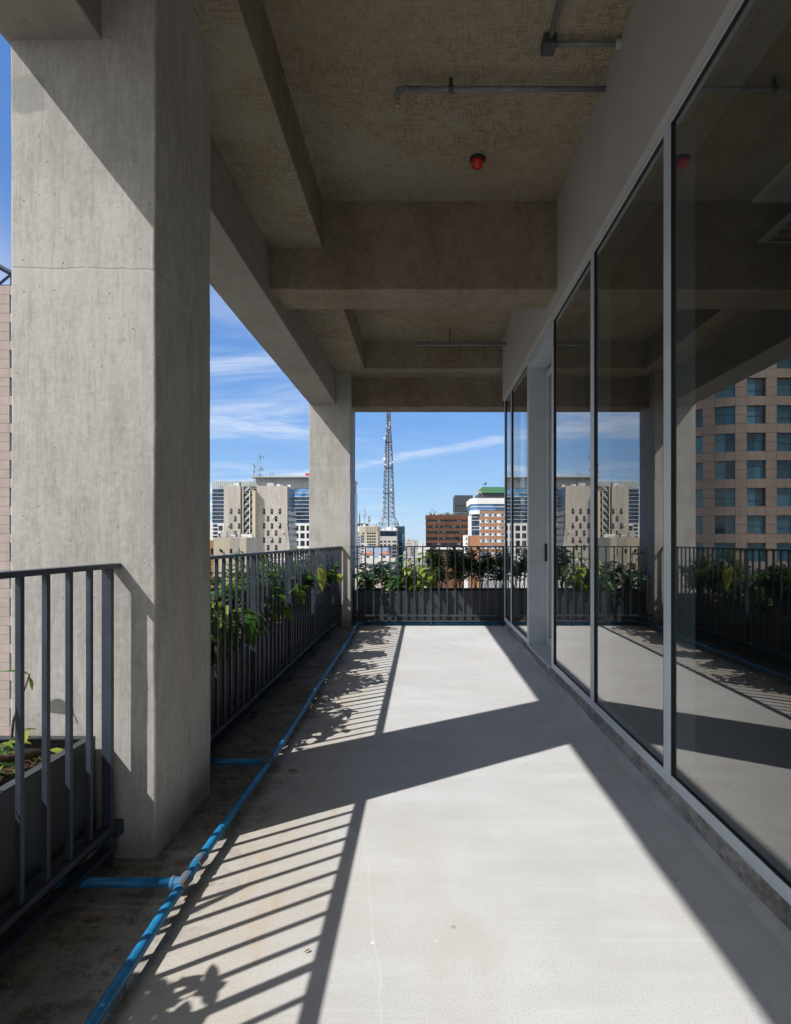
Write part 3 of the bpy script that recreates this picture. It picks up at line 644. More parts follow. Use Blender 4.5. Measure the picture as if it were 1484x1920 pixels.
# ------------------------------------------------------------------ pipes and fittings on the ceiling
sp = thing('sprinkler_pipe', 'grey ceiling pipe from the fascia with a down-turned brass nozzle', 'pipe', (.4, 3.22, 3.81))
MB().tube([(PX, 3.22, 3.812), (-.11, 3.22, 3.812)], .0145, 14).build('pipe', M['conduit'], sp, smooth=True)
e = MB().tube([(-.10, 3.22, 3.812), (-.125, 3.22, 3.811), (-.143, 3.22, 3.80), (-.150, 3.22, 3.78), (-.150, 3.22, 3.755)], .0168, 14); e.tube([(-.085, 3.22, 3.812), (-.105, 3.22, 3.812)], .019, 14); e.build('elbow', M['conduit'], sp, smooth=True)
MB().lathe([(.006, -.03), (.012, -.025), (.009, -.01), (.014, 0), (.014, .015)], (-.150, 3.22, 3.737), 12).build('nozzle', M['brass'], sp, fixn=True)
c = MB().tube([(.145, 3.22, 3.812), (.175, 3.22, 3.812)], .019, 14); c.box((.15, 3.215, 3.83), (.17, 3.225, 3.877)); c.build('clamp', M['darkbox'], sp)
MB().lathe([(.03, -.004), (.03, .004)], (0, 0, 0), 4).v
cd = thing('electrical_conduit', 'grey conduit with a square junction box on the ceiling near the fascia', 'conduit', (.8, 2.96, 3.84))
MB().tube([(PX, 2.965, 3.846), (.70, 2.965, 3.846)], .0125, 12).build('conduit_tube', M['conduit'], cd, smooth=True)
MB().tube([(.672, 2.93, 3.846), (.672, 1.2, 3.846)], .0125, 12).build('conduit_tube', M['conduit'], cd, smooth=True)
box((.635, 2.925, 3.815), (.705, 3.01, 3.873)).build('junction_box', M['darkbox'], cd, bevel=.006)
MB().tube([(PX - .03, 2.965, 3.846), (PX - .001, 2.965, 3.846)], .022, 9).build('mortar_collar', M['mortar'], cd)
bc = thing('alarm_beacon', 'red domed alarm beacon on the ceiling', 'beacon', (.38, 3.90, 3.875))
MB().lathe([(.052, -.016), (.055, -.012), (.055, .002)], (.38, 3.90, 3.872), 24).build('base', M['blackplastic'], bc, fixn=True)
MB().lathe([(.008, -.068), (.026, -.062), (.039, -.049), (.046, -.032), (.048, -.018)], (.38, 3.90, 3.873), 24).build('lens', M['redplastic'], bc, smooth=True, fixn=True)
hr = thing('hanging_rail', 'thin dark lighting rail hung below the far coffer', 'rail', (.4, 7.05, 3.68))
box((-.115, 7.03, 3.665), (PX + .0, 7.07, 3.70)).build('channel', M['conduit'], hr)
MB().tube([(.335, 7.05, 3.70), (.335, 7.05, 3.876)], .006, 6).build('hanger_rod', M['darkbox'], hr)
# fallen leaves and grit
for i, (x, y, lab) in enumerate(((-.86, 2.62, 'curled brown dead leaf lying by the blue pipe next to the cross pipe'), (-.70, 2.86, 'thin brown dead leaf lying right of the blue pipe'), (-1.02, 1.75, 'brown dead leaf lying in the shade under the near railing'), (.36, 6.6, 'tiny dark scrap lying on the sunlit far floor'), (-.33, 1.62, 'tiny dark crumb lying among the railing shadows'))):
    f = MB(); sz = (.055, .06, .06, .03, .02)[i]; leaf(f, (x, y, .006), (1 if i % 2 else -.8, .6 - i * .3, .15), sz, sz * .35, .35, .5, 5); o = f.build('fallen_leaf', M['leaf_dead'], smooth=True); tag(o, lab, 'leaf')

# ================================================================== the city
ZG = -48.0
def X_(px, Y): return (px - CX) * Y / FPX
def Z_(py, Y): return CAMZ - (py - CY) * Y / FPX
m, t, b, o = newmat('city_ground'); p = pos(t)
vo = t.n('ShaderNodeTexVoronoi', i_Scale=.03); t.l(p, vo.inputs['Vector'])
t.l(t.mix(t.noise(p, .02, 5), t.mix(vo.outputs['Distance'], (.10, .10, .10), (.22, .21, .20)), (.16, .15, .13)), b.inputs['Base Color']); b.inputs['Roughness'].default_value = .95; M['ground'] = m
struct('city_ground', MB().box((-6000, -3000, ZG - 2), (6000, 9000, ZG)), M['ground'])
def wallmat(name, c, var=.12, streak=(.35, .35, .05), stain=None, amt=.35):
    m, t, b, o = newmat(name); p = pos(t)
    n = t.noise(t.mapv(p, streak), 1, 6, .65); n2 = t.noise(p, 1.4, 4, .6)
    cc = t.mix(t.smooth(t.math('ADD', t.math('MULTIPLY', n, .6), t.math('MULTIPLY', n2, .4)), .34, .66), tuple(x * (1 - var) for x in c), tuple(min(1, x * (1 + var)) for x in c))
    if stain: cc = t.mix(t.math('MULTIPLY', t.smooth(t.noise(t.mapv(p, (.9, .9, .12), (3, 1, 4)), 1, 6, .7), .56, .68), amt), cc, stain)
    t.l(cc, b.inputs['Base Color']); b.inputs['Roughness'].default_value = .85; b.inputs['Specular IOR Level'].default_value = .2; return m
def slatmat(name, c1_, c2_, sc=1.6):
    m, t, b, o = newmat(name); p = pos(t); X, Y, Z = t.sep(p)
    n = t.noise(t.comb(t.math('MULTIPLY', X, sc), 0, t.math('MULTIPLY', Z, .12)), 1.6, 3, .7); n2 = t.noise(p, .22, 3)
    t.l(t.mix(t.smooth(t.math('ADD', t.math('MULTIPLY', n, .75), t.math('MULTIPLY', n2, .25)), .36, .64), c1_, c2_), b.inputs['Base Color']); b.inputs['Roughness'].default_value = .75
    wv = t.math('SINE', t.math('MULTIPLY', X, 22)); bump(t, b, wv, .6, .05); return m
M['b_beige'] = wallmat('weathered_beige_concrete', (.46, .42, .37), .2, stain=(.24, .17, .12), amt=.5)
M['b_beige2'] = wallmat('cream_render', (.54, .485, .37), .07, stain=(.40, .34, .25))
M['b_tan'] = wallmat('tan_panel', (.42, .39, .335), .06)
M['b_white'] = wallmat('white_render', (.74, .73, .71), .07, stain=(.5, .47, .43), amt=.4)
M['b_grey'] = wallmat('grey_render', (.45, .45, .45), .12, stain=(.3, .29, .28))
M['b_pink'] = wallmat('pale_pinkish_render', (.56, .52, .49), .08, stain=(.38, .34, .31))
M['b_darkgrey'] = wallmat('dark_grey_cladding', (.075, .08, .092), .1)
M['b_orange'] = wallmat('orange_brick', (.40, .205, .11), .1)
M['b_brick'] = wallmat('brown_brick', (.15, .075, .042), .15)
M['b_green'] = wallmat('green_sheet_roof', (.055, .15, .08), .1)
M['b_red'] = wallmat('clay_tile_roof', (.42, .17, .10), .2)
M['b_slat'] = slatmat('timber_slat', (.06, .024, .013), (.17, .068, .031))
M['b_bluepaint'] = wallmat('pale_blue_render', (.34, .44, .60), .08)
M['steelgrey'] = paint('galvanised_steel', (.16, .18, .205), .55, .2, var=.2, scale=.5)
M['stairgrey'] = paint('grey_green_steel', (.33, .37, .35), .6, .1, var=.15, scale=.5)
M['whitesteel'] = paint('white_painted_steel', (.78, .78, .77), .5)
M['redpaint'] = paint('red_paint', (.55, .06, .05), .5)
M['darkblue'] = paint('dark_blue_steel', (.035, .06, .10), .5)
def winmat(name, c, rough=.12, var=.5, sc=.35):
    m, t, b, o = newmat(name); g = t.n('ShaderNodeNewGeometry'); n = t.noise(g.outputs['Position'], sc, 3)
    t.l(t.mix(t.smooth(n, .35, .65), tuple(x * (1 - var) for x in c), tuple(x * (1 + var) for x in c)), b.inputs['Base Color']); b.inputs['Roughness'].default_value = rough; b.inputs['Specular IOR Level'].default_value = .35; return m
m, t, b, o = newmat('granite_building_glass'); g = t.n('ShaderNodeNewGeometry'); oi = t.n('ShaderNodeObjectInfo')
rr = t.math('FRACT', t.math('ADD', t.math('MULTIPLY', g.outputs['Random Per Island'], 7.3), t.math('MULTIPLY', oi.outputs['Random'], 3.7)))
t.l(t.ramp(rr, [(0, (.012, .045, .075)), (.35, (.03, .12, .19)), (.7, (.05, .20, .30)), (1, (.09, .26, .37))]), b.inputs['Base Color']); b.inputs['Roughness'].default_value = .06; b.inputs['Specular IOR Level'].default_value = .9; M['w_granite'] = m  # per-window blues put the varied sky reflections into the glass colour
M['w_dark'] = winmat('dark_window_glass', (.035, .038, .042))
M['w_blue'] = winmat('blue_window_glass', (.028, .055, .10), .1)
M['w_brightblue'] = winmat('bright_blue_glass', (.10, .22, .40), .15)
M['w_navy'] = winmat('navy_glass', (.015, .028, .055), .12)
M['w_teal'] = winmat('teal_window_glass', (.018, .062, .085), .08, .6, .9)
M['w_curtain'] = winmat('curtained_window', (.33, .34, .36), .4, .3, .8)
M['gl_screen'] = wallmat('greenish_roof_screen', (.36, .41, .39), .1)

def front(par, px0, px1, py0, py1, Y, mat, name='window', proud=.08, back=.3):
    """a flat element standing `proud` of the plane y=Y, given by where its front edges lie"""
    return box((X_(px0, Y), Y - proud, Z_(py1, Y)), (X_(px1, Y), Y + back, Z_(py0, Y))).build(name, mat, par)
def block(par, px0, px1, ytop, Y, depth, mat, name='wall', zb=ZG, ybot=None):
    z0 = zb if ybot is None else Z_(ybot, Y)
    return box((X_(px0, Y), Y, z0), (X_(px1, Y), Y + depth, Z_(ytop, Y))).build(name, mat, par)
def bld(name, label, px, Y, cat='building'): return thing(name, label, cat, (X_(px, Y), Y, ZG))
def antenna(par, px, ybase, ytop, Y, w=.1, arms=0, mat='steelgrey', name='antenna'):
    q = MB().bar((X_(px, Y), Y, Z_(ybase, Y)), (X_(px, Y), Y, Z_(ytop, Y)), w); rg = random.Random(int(px * 10))
    for i in range(arms):
        z = Z_(ytop + (ybase - ytop) * rg.uniform(.05, .7), Y); d = rg.uniform(-1.2, 1.2); q.bar((X_(px, Y), Y, z), (X_(px, Y) + d, Y - .2, z), w * .8); q.box((X_(px, Y) + d - .15, Y - .35, z - .5), (X_(px, Y) + d + .15, Y - .1, z + .5))
    return q.build(name, M[mat], par)

# --- weathered beige tower with an outside stair
Y0 = 200; A = bld('apartment_building', 'weathered beige concrete tower with staggered small windows and an open stair shaft', 480, Y0)
block(A, 420, 451, 911, Y0, 11.6, M['b_beige'])
rb = MB(); xa, xb = X_(482, Y0), X_(539, Y0); xb2 = X_(545, Y0); zt = Z_(911, Y0); zm = Z_(985, Y0); zl = Z_(1040, Y0)
def slab3(z0, z1, xr0, xr1): rb.add([(xa, Y0, z0), (xr0, Y0, z0), (xr0, Y0 + 11.6, z0), (xa, Y0 + 11.6, z0), (xa, Y0, z1), (xr1, Y0, z1), (xr1, Y0 + 11.6, z1), (xa, Y0 + 11.6, z1)], [(0, 1, 5, 4), (1, 2, 6, 5), (2, 3, 7, 6), (3, 0, 4, 7)])
slab3(ZG, zl, xb2, xb2); slab3(zl, zm, xb2, xb); slab3(zm, zt, xb, xb); rb.add([(xa, Y0, zt), (xb, Y0, zt), (xb, Y0 + 11.6, zt), (xa, Y0 + 11.6, zt)], [(0, 1, 2, 3)])
rb.build('wall', M['b_beige'], A)
box((X_(451.1, Y0), Y0 + 6, ZG), (X_(481.9, Y0), Y0 + 11.6, Z_(913, Y0))).build('recess_wall', M['b_tan'], A)
box((X_(476.3, Y0), Y0 - 1.8, ZG), (X_(481.8, Y0), Y0 + 5.9, Z_(920.5, Y0))).build('fin_wall', M['b_beige2'], A)
for (wx, wy) in [(325, 880), (435, 880), (383, 985), (325, 1085), (435, 1085), (383, 1185), (890, 880), (1003, 880), (838, 983), (950, 983), (893, 1083), (1003, 1083), (838, 1183), (950, 1183), (893, 1283), (1003, 1283), (838, 1385), (950, 1385), (783, 880), (783, 1083), (783, 1283)]:
    px, py = 390 + wx / 7.42, 840 + wy / 7.42; fr = front(A, px - 2.1, px + 2.1, py - 4.9, py + 4.9, Y0, M['w_dark'])
    front(fr, px - 2.1, px + 1.0, py - 1.0, py - .2, Y0, M['b_tan'], 'window_bar', .12, -.09)
zs = [911 + 13.5 * k for k in range(13)]
for k, yk in enumerate(zs):
    box((X_(452, Y0), Y0 + .4, Z_(yk + .8, Y0)), (X_(476, Y0), Y0 + 5.9, Z_(yk, Y0))).build('stair_landing', M['b_tan'], A)
    q = MB(); x0, x1 = X_(458, Y0), X_(468, Y0); z0, z1 = Z_(yk + 13.5, Y0), Z_(yk + 4, Y0)
    q.add([(x0, Y0 + .3, z0), (x1, Y0 + .3, z1), (x1, Y0 + .3, z1 + 1.1), (x0, Y0 + .3, z0 + 1.1), (x0, Y0 + .4, z0), (x1, Y0 + .4, z1), (x1, Y0 + .4, z1 + 1.1), (x0, Y0 + .4, z0 + 1.1)], [(0, 1, 2, 3), (7, 6, 5, 4), (0, 4, 5, 1), (1, 5, 6, 2), (2, 6, 7, 3), (3, 7, 4, 0)])
    q.build('stair_flight', M['stairgrey'], A)
    q = MB()
    for zz in (2.4, 4.6, 6.6): q.bar((X_(470, Y0), Y0 + .2, Z_(yk + 13.5 - zz, Y0)), (X_(476, Y0), Y0 + .2, Z_(yk + 13.5 - zz, Y0)), .07)
    q.build('landing_rail', M['whitesteel'], A)
for px in (456, 468.6): box((X_(px, Y0) - .1, Y0 - .1, ZG), (X_(px, Y0) + .1, Y0 + .15, Z_(910 if px < 460 else 919, Y0))).build('stair_post', M['whitesteel'], A)
q = MB()
for a, b_ in (((456, 908), (470, 913)), ((470, 913), (480, 910)), ((456, 908), (456, 913)), ((463, 909), (463, 915)), ((470, 906), (470, 915)), ((478, 903), (478, 912))): q.bar((X_(a[0], Y0), Y0 + .5, Z_(a[1], Y0)), (X_(b_[0], Y0), Y0 + .5, Z_(b_[1], Y0)), .08)
q.build('roof_rail', M['stairgrey'], A)
xs = X_(539, Y0)
for k in range(8):
    zc = Z_(958 + k * 11.5, Y0 + 5)
    box((xs + .02 + k * .12, Y0 + .6, zc - 1.6), (xs + .55 + k * .12, Y0 + 11, zc - .3)).build('balcony', M['b_grey'], A)
    box((xs - .1, Y0 + 1, zc - .25), (xs + .1 + k * .12, Y0 + 10.6, zc + .95)).build('side_window', M['w_dark'], A)
box((xs - .1, Y0 + .5, Z_(950, Y0)), (xs + .06, Y0 + 11.4, Z_(914, Y0))).build('side_shade', M['w_navy'], A)  # navy sheet that paints the shade of this side face
for px, yt, ar in ((476.5, 868, 2), (480.5, 871, 2), (483.5, 853, 1), (486.5, 852, 2), (489.5, 848, 3)): antenna(A, px, 911, yt, Y0 + 7, .06, ar)

# --- glass office block behind it
Y0 = 262; A = bld('office_building', 'wide office block with banded blue glass behind the beige tower', 500, Y0)
block(A, 398.5, 657, 981, Y0, 30, M['b_white'])
block(A, 398.5, 657, 917, Y0 + .2, 29, M['w_blue'], 'glass_front', ybot=980.8)
for k in range(9):
    yb = 924.3 + 7.1 * k
    front(A, 398.5, 657, yb - .34, yb + .34, Y0 + .2, M['b_white'], 'floor_band', .25, -.05)
front(A, 553, 657, 916.5, 933, Y0 + .2, M['w_brightblue'], 'sky_floor_glass', .1, -.05)
block(A, 480, 657, 896, Y0 + 2, 26, M['b_grey'], 'plant_floor', ybot=916)
box((X_(471, Y0), Y0 - 1, Z_(895.4, Y0)), (X_(657, Y0), Y0 + 30, Z_(892.6, Y0))).build('roof_canopy', M['b_grey'], A)
block(A, 399, 487, 903, Y0 + 3, 20, M['gl_screen'], 'roof_screen', ybot=917)
q = MB()
for i in range(24):
    px = 399 + i * 3.7; q.bar((X_(px, Y0), Y0 + 1.5, Z_(917, Y0)), (X_(px, Y0), Y0 + 1.5, Z_(896.5 + (i % 3), Y0)), .12)
q.bar((X_(399, Y0), Y0 + 1.5, Z_(900, Y0)), (X_(486, Y0), Y0 + 1.5, Z_(900, Y0)), .12); q.build('roof_lattice', M['whitesteel'], A)
for r_ in range(4):
    for px in list(range(414, 421, 8)) + [556, 567.5, 579, 590.5, 602, 613.5, 625, 636.5, 648]:
        front(A, px - 3.9, px + 3.9, 985.5 + r_ * 14.2, 995 + r_ * 14.2, Y0, M['w_dark'])
for r_ in range(5): front(A, 400, 408.5, 983 + r_ * 7.1, 987.8 + r_ * 7.1, Y0, M['w_navy'])
box((X_(574, Y0), Y0 - .5, Z_(892.4, Y0)), (X_(580, Y0), Y0 + 2, Z_(887.5, Y0))).build('red_box', M['redpaint'], A)
q = MB()
for px in (507, 512): q.bar((X_(px, Y0), Y0, Z_(911, Y0)), (X_(px, Y0), Y0, Z_(887, Y0)), .15)
for yb in (887, 892, 898, 904): q.bar((X_(507, Y0), Y0, Z_(yb, Y0)), (X_(512, Y0), Y0, Z_(yb, Y0)), .12)
q.build('access_frame', M['steelgrey'], A)
for i in range(14): antenna(A, 478 + i * 7.3, 892.5, 890 - (i % 4 == 1) * 5, Y0, .07)

# --- low blocks in front, left
Y0 = 120; A = bld('rooftop_block', 'cream windowless rooftop block in front of the beige tower', 430, Y0)
block(A, 401, 462, 1007.7, Y0, 9, M['b_beige2'])
front(A, 431, 448, 1008.5, 1060, Y0, M['b_tan'], 'wall_panel', .06, -.01)
front(A, 431.5, 436, 1029, 1037.5, Y0, M['w_dark']); front(A, 448, 449.3, 1028, 1039, Y0, M['w_dark'], 'slot_window')
q = MB(); q.tube([(X_(414, Y0), Y0 - .5, Z_(1030, Y0)), (X_(418, Y0), Y0 - .2, Z_(1035, Y0))], .25, 8); q.build('floodlight', M['blackplastic'], A)
q = MB(); q.bar((X_(437, Y0), Y0 - .4, Z_(1036, Y0)), (X_(452, Y0), Y0 - .4, Z_(1036, Y0)), .04)
for px in range(437, 453, 3): q.bar((X_(px, Y0), Y0 - .4, Z_(1041, Y0)), (X_(px, Y0), Y0 - .4, Z_(1036, Y0)), .03)
q.build('guard_rail', M['steelgrey'], A)
q = MB()
for px in range(404, 462, 6): q.bar((X_(px, Y0), Y0 + 2, Z_(1007.7, Y0)), (X_(px, Y0), Y0 + 2, Z_(1005.5, Y0)), .05)
q.bar((X_(404, Y0), Y0 + 2, Z_(1005.8, Y0)), (X_(460, Y0), Y0 + 2, Z_(1005.8, Y0)), .05); q.build('roof_rail', M['steelgrey'], A)
A = bld('rooftop_block', 'peach coloured low block at the edge of the close column', 393, 125); block(A, 383, 401, 1013, 125, 8, M['b_orange']); front(A, 396, 400, 1028, 1040, 125, M['w_dark'])
A = bld('distant_building', 'far white building left of the glass office block', 392, 330); block(A, 360, 400.5, 976, 330, 20, M['b_white'])
for k in range(4): front(A, 398, 400, 984 + k * 6.5, 987.5 + k * 6.5, 330, M['w_dark'])
A = bld('distant_building', 'pale apartment block low behind the railing below the beige tower', 520, 150); block(A, 505, 570, 1050, 150, 20, M['b_pink'])
for k in range(3):
    for j in range(6): front(A, 508 + j * 10, 513 + j * 10, 1056 + k * 17, 1064 + k * 17, 150, M['w_dark'])

# --- tower group in the middle
Y0 = 450; A = bld('office_building', 'white block under the lattice tower with a dark glass band at its top', 727, Y0)
block(A, 704, 745, 994, Y0, 25, M['b_pink']); box((X_(745.05, Y0), Y0 + .2, ZG), (X_(746.4, Y0), Y0 + 24, Z_(994.5, Y0))).build('side_wall', M['b_darkgrey'], A)
front(A, 710, 744.5, 995.7, 1005.2, Y0, M['w_navy'], 'glass_band')
for px, w_ in ((707, 4), (715, 4.6), (722.5, 4.6), (730.2, 4.6), (740, 7.4)):
    for k in range(10):
        if 1014 + 6.6 * k > 1075: break
        if k >= 2 and px < 730: continue
        front(A, px - w_ / 2, px + w_ / 2, 1014 + 6.6 * k, 1017 + 6.6 * k, Y0, M['w_dark'])
front(A, 705, 708.5, 1008, 1010.5, Y0, M['w_dark'])
box((X_(724, Y0), Y0 + 3, Z_(994, Y0)), (X_(734, Y0), Y0 + 10, Z_(987.5, Y0))).build('rooftop_cabin', M['b_white'], A)
MB().lathe([(2, 0), (2, 1), (1.7, 1.4), (.2, 1.9)], (X_(740, Y0), Y0 + 5, Z_(994, Y0)), 16).build('rooftop_tank', M['b_white'], A, fixn=True)
T = thing('lattice_tower', 'tall grey steel lattice telecom tower with three platforms and dishes', 'tower', (X_(726.5, Y0), Y0 + 12, Z_(994, Y0)))
ct = X_(727, Y0); YT = Y0 + 14.5; rg = random.Random(5)
prof = [(994, 16), (980, 16), (966, 9.6), (922, 8.4), (873, 6.9), (823, 5.2), (800, 3.4), (770, 2.8), (735, 2.2)]
PR = [(Z_(y, Y0), w_ * Y0 / FPX) for y, w_ in prof]
def hw(z):
    for (z0, w0), (z1, w1) in zip(PR[:-1], PR[1:]):
        if z0 <= z <= z1: return w0 + (w1 - w0) * (z - z0) / (z1 - z0)
    return PR[-1][1]
cor = lambda z, k: Vector((ct + hw(z) * (1, 1, -1, -1)[k] * .98 + hw(z) * .16 * (1, -1, -1, 1)[k], YT + hw(z) * (1, -1, -1, 1)[k] * .8, z))
for k in range(4):
    q = MB()
    for (z0, _), (z1, _) in zip(PR[:-1], PR[1:]): q.bar(cor(z0, k), cor(z1, k), .46)
    q.build('tower_leg', M['steelgrey'], T)
q = MB(); z = PR[0][0]; lv = [z]
while z < PR[-1][0] - 2: z += max(2.2, hw(z) * (1.05 if z > PR[2][0] else .8)); lv.append(min(z, PR[-1][0]))
for z0, z1 in zip(lv[:-1], lv[1:]):
    for k in range(4):
        a, b_ = k, (k + 1) % 4; q.bar(cor(z1, a), cor(z1, b_), .21); q.bar(cor(z0, a), cor(z1, b_), .2); q.bar(cor(z0, b_), cor(z1, a), .2)
q.build('lattice_bracing', M['steelgrey'], T)
q = MB().box((ct - .45, YT - .4, PR[0][0]), (ct + .45, YT + .4, PR[-2][0])); q.build('cable_ladder', paint('dark_cable', (.07, .075, .085), .6), T)
for yp, hwp in ((823, 6.6), (873, 8.2), (922, 9.8)):
    z = Z_(yp, Y0); w_ = hwp * Y0 / FPX; q = MB().box((ct - w_, YT - w_ * .9, z - .2), (ct + w_, YT + w_ * .9, z + .15))
    for zz in (.7, 1.3):
        for a, b_ in (((-1, -1), (1, -1)), ((1, -1), (1, 1)), ((1, 1), (-1, 1)), ((-1, 1), (-1, -1))): q.bar((ct + a[0] * w_, YT + a[1] * w_ * .9, z + zz), (ct + b_[0] * w_, YT + b_[1] * w_ * .9, z + zz), .1)
    q.build('platform', M['steelgrey'], T)
for px, py, r_ in ((719.3, 817, 1.1), (719.2, 857, 1.5), (731, 866, 1.0), (734.5, 863, .9), (732.5, 916, 1.1), (727, 797, .8), (722, 868, .9), (729, 787, .6), (729, 792, .6)):
    q = MB(); c = Vector((X_(px, Y0), YT - 4.2, Z_(py, Y0))); q.tube([c, c + Vector((.0, .8, 0))], [r_ * .72, r_ * .6], 12); q.bar(c + Vector((0, .8, 0)), Vector((ct + (c.x - ct) * .5, YT, c.z)), .15); q.build('dish_antenna', M['whitesteel'], T)
q = MB()
for i in range(34):
    z = rg.uniform(Z_(990, Y0), Z_(780, Y0)); k = rg.choice((1, 2, 2)); c = cor(z, k); q.box((c.x - .22, c.y - .5, c.z - .7), (c.x + .22, c.y - .15, c.z + .7))
q.build('panel_antennas', M['whitesteel'], T)

Y0 = 480; A = bld('glass_tower', 'dark teal glass tower just right of the lattice tower', 752, Y0); block(A, 742, 759.3, 987, Y0, 20, M['w_teal'], 'glass_front')
front(A, 749, 752.5, 1002, 1070, Y0, M['w_navy'], 'shaded_strip'); front(A, 755, 757, 1000, 1070, Y0, M['w_brightblue'], 'bright_strip')
for k in range(14): front(A, 746.6, 759.3, 990 + k * 5.6, 990.5 + k * 5.6, Y0, M['darkblue'], 'floor_band', .15, -.09)
Y0 = 420; A = bld('office_building', 'beige office block left of the lattice tower with two masts on its roof', 690, Y0)
block(A, 674, 709, 986.5, Y0, 22, M['b_beige2']); block(A, 668.5, 673.95, 987, Y0 + 1, 18, M['b_white'], 'lit_side')  # the white block is the sunlit side, its brightness put into the colour
for k in range(8):
    for px, w_ in ((681.5, 3.6), (690, 3.4), (694.3, 3.4), (698.7, 3.4), (703, 3.4)): front(A, px - w_ / 2, px + w_ / 2, 998.5 + k * 5.35, 1001.5 + k * 5.35, Y0, M['w_dark'])
for px in range(686, 709, 3): front(A, px, px + .5, 987.5, 997, Y0, M['b_tan'], 'fin', .3, -.05)
for px, yt, ar in ((684.3, 952, 5), (691.2, 968, 5), (694, 968, 5)): antenna(A, px, 986.5, yt, Y0 + 8, .22, ar, name='antenna_mast')
Y0 = 560; A = bld('distant_building', 'bluish far block with a thin spire behind the beige office block', 674, Y0); block(A, 660, 684, 984.5, Y0, 25, M['b_bluepaint']); box((X_(658, Y0), Y0 - 1, Z_(984.5, Y0)), (X_(686, Y0), Y0 + 26, Z_(981.5, Y0))).build('roof_slab', M['b_darkgrey'], A)
q = MB().tube([(X_(673.5, Y0), Y0 + 5, Z_(981.5, Y0)), (X_(673.5, Y0), Y0 + 5, Z_(964, Y0)), (X_(673.5, Y0), Y0 + 5, Z_(963, Y0)), (X_(673.5, Y0), Y0 + 5, Z_(955, Y0))], [.75, .6, .15, .08], 8); q.build('spire', M['steelgrey'], A)
Y0 = 350; A = bld('apartment_building', 'narrow grey block with tiny windows beside the far column', 670, Y0); block(A, 655, 677, 1003, Y0, 14, M['b_grey']); block(A, 661, 670.5, 997, Y0 + 2, 10, M['b_white'], 'roof_room', ybot=1003)
for k in range(9):
    for px in (669.5, 672, 674.5): front(A, px - .7, px + .7, 1006 + k * 5, 1008.3 + k * 5, Y0, M['w_blue'])
Y0 = 330; A = bld('apartment_building', 'small white block in front of the beige office block', 682, Y0); block(A, 677.3, 689, 1018.5, Y0, 12, M['b_white'])
for k in range(7): front(A, 678, 682, 1021 + k * 6, 1024 + k * 6, Y0, M['w_dark'])
Y0 = 260; A = bld('warehouse', 'pale blue low building behind the white gabled houses', 708, Y0); block(A, 688, 727, 1028, Y0, 25, M['b_bluepaint'])
for (p0, p1, yt, lab, Yh) in ((680, 700.5, 1038.5, 'white house with a clay-red roof, left of the two behind the end railing', 215), (710, 731, 1038.5, 'white house with a clay-red roof, right of the two behind the end railing', 215)):
    A = bld('gabled_house', lab, (p0 + p1) / 2, Yh, 'house'); block(A, p0, p1, yt, Yh, 10, M['b_white'])
    x0, x1 = X_(p0 - .6, Yh), X_(p1 + .6, Yh); zt = Z_(yt, Yh); q = MB()
    q.add([(x0, Yh - .4, zt), (x1, Yh - .4, zt), (x1, Yh + 10.4, zt), (x0, Yh + 10.4, zt), ((x0 + x1) / 2, Yh + 2, zt + 1.1), ((x0 + x1) / 2, Yh + 8.4, zt + 1.1)], [(0, 1, 4), (1, 2, 5, 4), (2, 3, 5), (3, 0, 4, 5), (3, 2, 1, 0)]); q.build('roof', M['b_red'], A)
    fr = front(A, (p0 + p1) / 2 - 2.6, (p0 + p1) / 2 + 2.6, 1042, 1045.5, Yh, M['w_dark'])
Y0 = 185; A = bld('warehouse', 'long low grey-roofed building in front of the white gabled houses', 708, Y0); block(A, 682, 738, 1056, Y0, 12, M['b_grey'])
q = MB(); x0, x1 = X_(681, Y0), X_(739, Y0); zt = Z_(1056, Y0); q.add([(x0, Y0 - .8, zt - .3), (x1, Y0 - .8, zt - .3), (x1, Y0 + 13, zt + .9), (x0, Y0 + 13, zt + .9), (x0, Y0 - .8, zt), (x1, Y0 - .8, zt), (x1, Y0 + 13, zt + 1.3), (x0, Y0 + 13, zt + 1.3)], [(3, 2, 1, 0), (4, 5, 6, 7), (0, 1, 5, 4), (1, 2, 6, 5), (2, 3, 7, 6), (3, 0, 4, 7)]); q.build('roof', M['b_tan'], A)
Y0 = 150; A = bld('rooftop_block', 'cream low building behind the split-leaf plants of the end planter', 690, Y0); block(A, 660, 735, 1069, Y0, 12, M['b_beige2'])
for k in range(5): front(A, 665 + k * 14, 671 + k * 14, 1076, 1084, Y0, M['w_dark'])

# far skyline between the tower and the timber building
rg = random.Random(21)
far = [(757, 765, 1016, 600, 'b_pink'), (764, 772, 1010.5, 640, 'b_beige2'), (770, 779, 1011, 610, 'b_pink'), (777, 784.5, 1013, 560, 'b_grey'), (783, 789, 1019, 900, 'b_white'), (788, 793.5, 1016.5, 950, 'b_white'), (792, 797, 1018.5, 850, 'b_pink'), (796, 804, 1017, 800, 'b_white'), (757, 764, 1035, 400, 'b_grey'), (783, 795, 1033, 380, 'b_white'), (764, 782, 1046, 330, 'b_pink'), (784, 800, 1052, 280, 'b_grey')]
lbs = ['pinkish far block just right of the glass tower', 'cream far block with a cluttered roof, second right of the glass tower', 'tall pinkish far block in the middle of the distant skyline', 'grey far block with a dark side in the distant skyline', 'tiny white tower farthest away between skyline and timber building', 'tiny white tower next to the farthest one', 'tiny pinkish block just left of the timber building', 'white far block touching the left edge of the timber building', 'grey lower block at the foot of the glass tower', 'white lower block under the distant skyline, left of the timber building', 'pinkish lower block behind the yellow-green plant', 'grey lower block behind the shrubs, left of the timber building']
